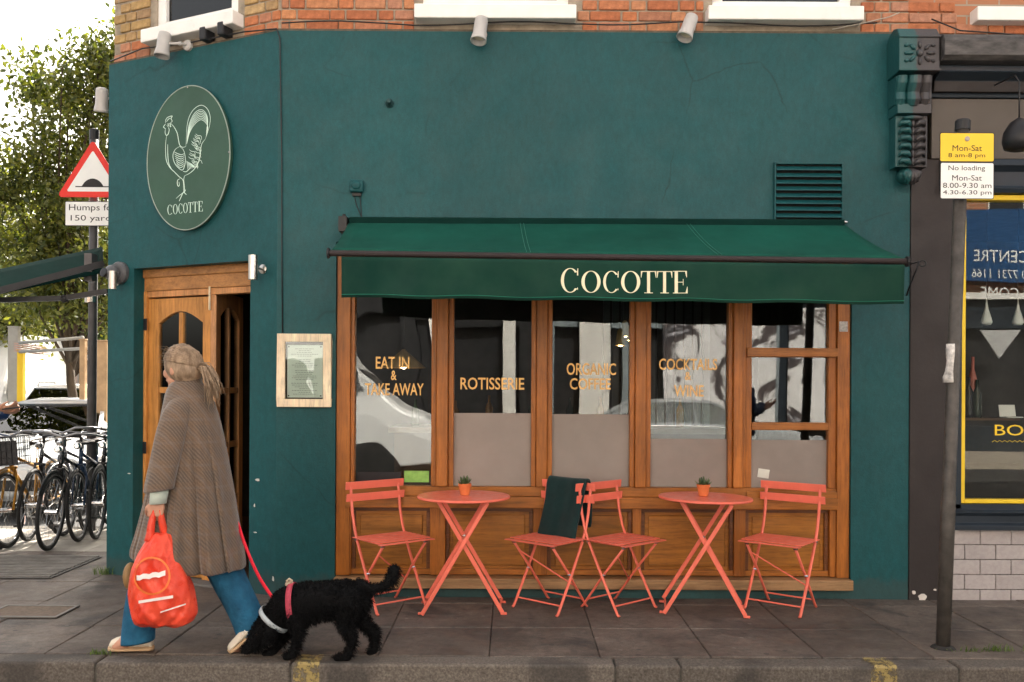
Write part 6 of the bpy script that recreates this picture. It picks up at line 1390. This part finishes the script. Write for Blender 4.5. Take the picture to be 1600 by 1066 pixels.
    if plate:
        pm = MB().box(-.26, .26, -.034, -.024, .46, .575).build('number_plate', SW, e, world=False); q = MB(); put_text(q, plate, .02, .065, .48, .555, -.036, offset=.01); q.build('plate_lettering', INK, pm, world=False)
    if rails:
        for s in (-1, 1): MB().tube([(s * t * .9, y1 + .1, H - .01), (s * t * .9, y1 + .2, H + .05), (s * t * .9, y2 - .2, H + .05), (s * t * .9, y2 - .1, H - .01)], .014, 8).build('roof_rail', BLACK, e, world=False)
    return e
a = R(10); p = P(6, 757, 10.4)
car_near = car((p.x, p.y, -.122), a, mat('silver_white_car_paint', (.55, .57, .58), .25, coat=.8, var=.04, bmp=0), 'pale silver car facing the camera behind the bicycles', plate='3', H=1.36)
p = P(56, 700, 14.2); car((p.x, p.y, -.122), R(13), mat('white_car_paint', (.75, .76, .76), .25, coat=.8, var=.03, bmp=0), 'white estate car with dark roof rails farther back', H=1.56, rails=True)
# van at the left edge
p = P(-118, 700, 15.0); vn = empty('white_van', (p.x, p.y, -.12), R(12), 'tall white van cut by the left picture edge', 'van')
WV = mat('white_van_paint', (.76, .76, .75), .35, coat=.4, var=.04, bmp=0)
vb = MB().loft([[(-.95, y, z0), (-.98, y, (z0 + z1) / 2), (-.9, y, z1 - .05), (-.75, y, z1), (.75, y, z1), (.9, y, z1 - .05), (.98, y, (z0 + z1) / 2), (.95, y, z0)] for y, z0, z1 in ((0, .35, .95), (.12, .3, 1.1), (.75, .28, 1.35), (1.35, .28, 2.25), (1.9, .28, 2.55), (5.2, .28, 2.6), (5.4, .35, 2.5))]).build('body', WV, vn, world=False, smooth=False, bevel=.05)
MB().add([(-.78, .80, 1.42), (.78, .80, 1.42), (.70, 1.34, 2.2), (-.70, 1.34, 2.2)], [(0, 1, 2, 3)]).build('windscreen', BLACK, vn, world=False, solid=.02); MB().add([(.985, 1.0, 1.35), (.985, 1.9, 1.35), (.93, 1.9, 2.05), (.95, 1.4, 2.05)], [(0, 1, 2, 3)]).build('side_window', BLACK, vn, world=False, solid=.02)
for s in (-1, 1):
    MB().ell((s * .75, .06, .85), (.16, .1, .12)).build('headlight', bpy.data.materials['headlight_glass'], vn, world=False, smooth=True); MB().box(s * 1.08 - .1, s * 1.08 + .1, 1.0, 1.1, 1.35, 1.7).build('mirror', BLACKP, vn, world=False, bevel=.02)
    for y in (.95, 4.3): MB().lathe([(.2, -.11), (.33, -.11), (.34, .09), (.2, .11)], 24, (s * .86, y, .34), Matrix.Rotation(R(90), 3, 'Y')).build('wheel', TYRE, vn, world=False)
# ------------------------------------------------------------------ trees
def tree(loc, crown, n, lb, leafm, ls=.1, trunk_r=.13, seed=1, trunk_h=2.2, gap=.35, lobes=26):
    """crown = list of (centre offset, radii) lobes; leaves spread through clumps inside them"""
    rg_ = np.random.default_rng(seed); e = empty('tree', loc, label=lb, cat='tree', group='street trees beyond the corner'); rn = random.Random(seed)
    t = MB(); top = V((rn.uniform(-.2, .2), 0, trunk_h)); t.tube([(0, 0, -.1), (0.03, 0, trunk_h * .4), top * .75, top], [trunk_r * 1.3, trunk_r, trunk_r * .9, trunk_r * .8], 10)
    tips = []
    cl = []
    for c, r in crown:
        c = V(c); r = V(r)
        for _ in range(lobes):
            while True:
                u = V((rn.uniform(-1, 1), rn.uniform(-1, 1), rn.uniform(-1, 1)))
                if .25 < u.length < 1: break
            cl.append(c + V((u.x * r.x, u.y * r.y, u.z * r.z)))
    for q in cl[::3]:
        mid = top.lerp(q, .5) + V((rn.uniform(-.2, .2), rn.uniform(-.2, .2), rn.uniform(-.25, .1))); t.tube([top * rn.uniform(.8, 1), mid, q], [trunk_r * .45, trunk_r * .22, .012], 6)
    t.build('trunk', BARK, e, world=False, smooth=True)
    per = max(8, n // len(cl)); ctr = np.repeat(np.array([tuple(q) for q in cl]), per, 0); N_ = len(ctr)
    sig = rg_.uniform(.12, .30, (len(cl), 1)).repeat(per, 0); pos = ctr + rg_.normal(0, 1, (N_, 3)) * sig * np.array([1.15, 1.15, .8])
    ax_ = rg_.normal(0, 1, (N_, 3)); ax_[:, 2] -= .5; ax_ /= np.linalg.norm(ax_, axis=1, keepdims=True); sd = np.cross(ax_, rg_.normal(0, 1, (N_, 3))); sd /= np.linalg.norm(sd, axis=1, keepdims=True) + 1e-9
    s_ = ls * rg_.uniform(.6, 1.25, (N_, 1)); up = np.cross(ax_, sd)
    v = np.stack([pos, pos + ax_ * s_ * .5 + sd * s_ * .24 + up * s_ * .07, pos + ax_ * s_, pos + ax_ * s_ * .5 - sd * s_ * .24 + up * s_ * .07], 1).reshape(-1, 3)
    me = bpy.data.meshes.new('crown'); me.vertices.add(len(v)); me.vertices.foreach_set('co', v.ravel()); me.loops.add(N_ * 4); me.loops.foreach_set('vertex_index', np.arange(N_ * 4)); me.polygons.add(N_); me.polygons.foreach_set('loop_start', np.arange(N_) * 4); me.update(calc_edges=True); me.validate()
    link('crown', me, leafm, e, world=False); return e
p = P(118, 605, 14.5); tree((p.x, p.y, -.1), [((-.1, 0, 6.0), (.95, .9, 1.7)), ((.5, 0, 4.3), (1.0, 1.0, 1.3)), ((-.55, 0, 4.3), (.8, .9, 1.1)), ((-.15, .2, 3.1), (1.1, .9, .6)), ((.75, 0, 6.3), (.5, .6, 1.2))], 26000, 'tall leafy street tree filling the gap left of the corner', LEAF, .115, .075, 3, 2.1)
p = P(-40, 605, 17); tree((p.x, p.y, -.1), [((.4, 0, 4.9), (.95, 1, 1.5)), ((.9, 0, 3.6), (.9, 1, 1.0)), ((-.8, 0, 5.0), (1.3, 1, 1.6)), ((.3, 0, 3.0), (1.0, 1, .8))], 16000, 'yellowish tree at the left picture edge', LEAFY, .12, .13, 5, 2.0)
p = P(105, 605, 21); tree((p.x, p.y, -.1), [((0, 0, 4.1), (1.9, 1.2, 1.3)), ((.8, 0, 3.0), (1.5, 1, .7)), ((-1.1, 0, 3.0), (1.2, 1, .6))], 15000, 'smaller dark green tree with forked trunk behind the cars', LEAF2, .13, .13, 9, 1.75, lobes=34)
# ------------------------------------------------------------------ far background left
hs_ = empty('white_house', P(110, 620, 27), label='pale far house with window seen under the trees', cat='building'); hx_ = P(110, 620, 27).x; Mz = Matrix.Translation((hx_, 27, -.1))
MB(Mz).wall(-4, 4, 0, 4.6, [(.2, 1.0, 1.1, 2.2), (1.8, 2.6, 1.1, 2.2), (-2.2, -1.4, 1.1, 2.2)], 0, .3).build('wall', WHITER, hs_)
for x in (.2, 1.8, -2.2):
    f_ = MB(Mz).box(x, x + .8, .1, .15, 1.1, 2.2).build('window', mat('olive_blind', (.22, .22, .16), .6) if 'olive_blind' not in bpy.data.materials else bpy.data.materials['olive_blind'], hs_); MB(Mz).box(x - .05, x + .85, -.06, .1, 1.0, 1.1).build('sill', WHITE, f_)
MB(Mz).add([(-4.2, -.2, 4.6), (4.2, -.2, 4.6), (4.2, 4, 6.6), (-4.2, 4, 6.6)], [(0, 1, 2, 3)]).build('roof', mat('slate', (.10, .10, .11), .7, var=.3, vs=20), hs_, solid=.1)
hb2 = empty('brick_house', P(-10, 600, 24), label='far brick house with slate roof and chimney behind the left tree', cat='building'); bx2 = P(-10, 600, 24).x; Mb = Matrix.Translation((bx2, 24, -.1))
MB(Mb).wall(-4, 1.6, 0, 4.6, [(-.9, -.1, 2.9, 4.1), (.4, 1.1, 2.9, 4.1)], 0, .3).build('wall', BRICKWALL, hb2)
for x0, x1 in ((-.9, -.1), (.4, 1.1)): f_ = MB(Mb).box(x0, x1, .1, .15, 2.9, 4.1).build('window', WHITE, hb2); MB(Mb).box(x0 + .08, x1 - .08, .09, .099, 2.98, 4.02).build('pane', BLACK, f_)
rf = MB(Mb).add([(-4.1, -.2, 4.6), (1.8, -.2, 4.6), (1.8, 3, 6.0), (-4.1, 3, 6.0)], [(0, 1, 2, 3)]).build('roof', bpy.data.materials['slate'], hb2, solid=.1)
MB(Mb).box(1.1, 1.5, .6, 1.0, 4.9, 6.2).lathe([(.12, 6.2), (.1, 6.6), (.08, 6.6)], 10, (1.3, .8, 0)).build('chimney', mat('chimney_clay', (.38, .10, .06), .85), rf)
# timber and metal posts, rail, awning frame beyond the cars
TP = mat('pale_timber', (.42, .29, .17), .8, var=.2, vs=8); MP = mat('pale_metal_pole', (.33, .33, .31), .5)
for px, py0, wd, Y, mt, lb in ((130, 532, .075, 12.6, TP, 'thin pale timber post beyond the cars'), (161, 534, .14, 12.2, TP, 'wide pale timber post next to the green corner'), (22, 512, .16, 14.0, MP, 'cream metal column near the van'), (33, 548, .09, 13.5, YELL, 'yellow post next to the cream column')):
    p = P(px, py0, Y); q = MB(); q.box(p.x - wd / 2, p.x + wd / 2, Y - .04, Y + .04, -.1, p.z); q.box(p.x - wd / 2 - .01, p.x + wd / 2 + .01, Y - .05, Y + .05, p.z + .001, p.z + .02); q.build('post', mt, label=lb, cat='post', group='posts beyond the cars', bevel=.006)
for a_, b_, lb in (((30, 536), (128, 528), 'upper pale scaffold rail beyond the cars'), ((30, 550), (160, 543), 'lower pale scaffold rail beyond the cars'), ((131, 556), (162, 563), 'short pale rail between the two timber posts')):
    MB().tube([P(*a_, 12.9), P(*b_, 12.6)], .022, 8).ell(P(*b_, 12.6), (.03, .03, .03)).build('rail', MP, smooth=True, label=lb, cat='rail', group='rails beyond the cars')
st = MB()
for k in range(5): a_ = P(30 + k * .0, 537 + k * 3, 13.4); b_ = P(66 + k, 542 + k * 3, 13.4); st.bar(a_, b_, .3, .012)
st.build('striped_canopy', mat('canopy_red', (.5, .3, .26), .8), label='small pinkish striped canopy beyond the cars', cat='canopy')
# ------------------------------------------------------------------ weeds
def tuft(px, py, n, h, lb, spread=.06, Y=None):
    c = G(px, py); rn = random.Random(px); m = MB()
    for k in range(n):
        a = rn.uniform(0, 6.28); b = V((c.x + rn.gauss(0, spread), c.y + rn.gauss(0, .012), -.004)); L = rn.uniform(.4, 1) * h; dd = V((math.cos(a) * .5, math.sin(a) * .3, 1)).normalized(); s_ = V((-math.sin(a), math.cos(a), 0)) * .0025
        m.add([b - s_, b + s_, b + dd * L * .6 + s_ * .8, b + dd * L * .6 - s_ * .8, b + dd * L + V((math.cos(a) * L * .3, 0, -.1 * L))], [(0, 1, 2, 3), (3, 2, 4)])
    m.build('weed_tuft', GRASS, label=lb, cat='weed', group='weeds in the paving joints', kind='stuff')
tuft(164, 898, 60, .11, 'tuft of weeds at the foot of the left building corner', .05); tuft(158, 1022, 50, .05, 'weeds in the kerb joint at far left', .035)
tuft(1515, 1018, 40, .04, 'short weeds just right of the leaning sign post', .05); tuft(1560, 1017, 60, .06, 'taller weeds in the joint near the right edge', .06)
# ------------------------------------------------------------------ across the road (seen in the window reflections)
opp = MB().box(-30, 30, -9.0, -5.4, -.125, -.002).build('opposite_pavement', mat('pale_paving', (.36, .31, .25), .85, var=.15, vs=4, bmp=.3), keep=True, kind='structure')
def terrace(x0, x1, wallm, shopm, lb, nwin=3, H=9.5):
    e = empty('terrace_building', ((x0 + x1) / 2, -9, 0), label=lb, cat='building', group='buildings across the road'); M = Matrix.Translation((0, -9, 0)) @ Matrix.Rotation(math.pi, 4, 'Z'); X0, X1 = -x1, -x0
    wn_ = [(X0 + (X1 - X0) * (i + .5) / nwin - .5, X0 + (X1 - X0) * (i + .5) / nwin + .5, 4.6, 6.4) for i in range(nwin)]
    MB(M).wall(X0, X1, 3.6, H, wn_, 0, .3).build('wall', wallm, e); 
    for a_, b_, c_, d_ in wn_: f_ = MB(M).wall(a_, b_, c_, d_, [(a_ + .07, b_ - .07, c_ + .07, d_ - .07)], .08, .12).build('window', WHITE, e); MB(M).box(a_, b_, .1, .11, c_, d_).build('pane', BLACK, f_); MB(M).box(a_ - .1, b_ + .1, -.1, .08, c_ - .1, c_).build('sill', WHITE, f_)
    MB(M).wall(X0, X1, 0, 3.6, [(X0 + .4, X0 + (X1 - X0) * .55, .6, 2.9), (X0 + (X1 - X0) * .65, X1 - .4, 0, 2.9)], -.05, .3).build('shopfront', shopm, e); MB(M).box(X0, X1, .25, .35, 0, 3.6).build('shop_window', BLACK, e)
    MB(M).box(X0, X1, -.25, .1, 3.6, 3.75).build('cornice', WHITE, e); return e
terrace(-16, -10.2, BRICKWALL, NAVY, 'brick terrace across the road at far left'); terrace(-10.2, -4.6, WHITER, mat('cream_shop_paint', (.45, .40, .32), .6), 'white rendered terrace across the road'); terrace(-4.6, .6, BRICKWALLY, BLACK, 'stock brick terrace with black shopfront across the road')
terrace(.6, 6.4, WHITER, mat('grey_blue_shop_paint', (.22, .26, .28), .6), 'white terrace with white posters across the road'); terrace(6.4, 13, BRICKWALL, NAVY, 'dental shop building across the road', 3); terrace(13, 20, WHITER, BLACK, 'white terrace across the road at far right')
ds = empty('dental_shop_sign', (11.5, -8.9, 3.8), label='blue shop sign with white lettering across the road', cat='sign'); M = Matrix.Translation((0, -8.6, 0)) @ Matrix.Rotation(math.pi, 4, 'Z')
MB(M).box(-15, -7.6, 0, .1, 4.0, 5.7).build('board', mat('blue_board', (.01, .06, .17), .4), ds); q = MB(M); put_text(q, 'IMPLANT CENTRE', -13.7, -10.85, 4.45, 4.72, -.01); put_text(q, 'TEL: 020 7731 1166', -12.9, -10.8, 4.08, 4.28, -.01); q.build('lettering', SW, ds)
q = MB(M); put_text(q, 'WELCOME', -12.5, -10.9, 3.6, 3.85, -.2); q.build('shop_lettering', SW, label='white WELCOME lettering across the road', cat='lettering')
MB(M).prism([(-10.85, 2.82), (-11.85, 2.82), (-11.35, 2.13)], -.25, -.2).build('triangle_logo', mat('grey_logo', (.45, .45, .45), .5), label='grey triangle logo on the shop across the road', cat='sign')
# posters with dark figures on the white terrace
pm_, n, l, b = nodes('poster_print'); v = coords(n, l); f_ = ramp(n, l, noise(n, l, v, .8, 9, .6, 1.2), [(.48, (.80, .79, .80)), (.52, (.10, .08, .08)), (.60, (.03, .025, .03)), (.66, (.55, .53, .58))]); l.new(f_, b.inputs['Base Color']); b.inputs['Roughness'].default_value = .5
for a_, b_, lb in ((3.6, 6.3, 'large pale poster with dark shapes across the road'), (6.6, 8.6, 'second pale poster with dark shapes across the road')): MB().box(a_, b_, -8.93, -8.88, .5, 3.4).build('poster', pm_, label=lb, cat='poster')
for a_, b_, lb in ((-1.9, -1.5, 'wide white board added for its reflection before the black shopfront across the road'), (-.2, .1, 'narrow white board added for its reflection before the black shopfront across the road'), (1.6, 2.3, 'white board added for its reflection before the white terrace across the road')): MB().box(a_, b_, -8.9, -8.75, .4, 4.4).box(a_ + .05, b_ - .05, -8.75, -8.74, 0, .4).build('reflected_board', WHITE, label=lb, cat='board')  # plain white boards, added to give the panes white reflected strips
v2 = copy_thing(vn, 'white_van', (-1.5, -4.0, -.12), R(90), 'white van added across the road for its reflection', 'vans')  # unseen van added so the left panes reflect something white

copy_thing(car_near, 'parked_car', (5.6, -4.2, -.122), R(90), 'pale silver car parked across the road', 'cars parked across the road')
for x_, y_, r_, lb in ((.9, -6.4, 40, 'person in a dark jacket across the road by the narrow board'), (4.3, -6.2, 175, 'person in a dark jacket across the road before the poster'), (7.6, -6.6, 0, 'person in a dark jacket across the road between the posters'), (10.4, -6.3, 180, 'person in a dark jacket across the road under the blue sign')):
    copy_thing(mo, 'person', (x_, y_, 0), R(r_), lb, 'people across the road')
copy_thing(mo, 'person', (0.0, -.62, 0), R(90), 'person in a dark jacket standing before the shop, seen reflected in the panes', 'people on the near pavement')
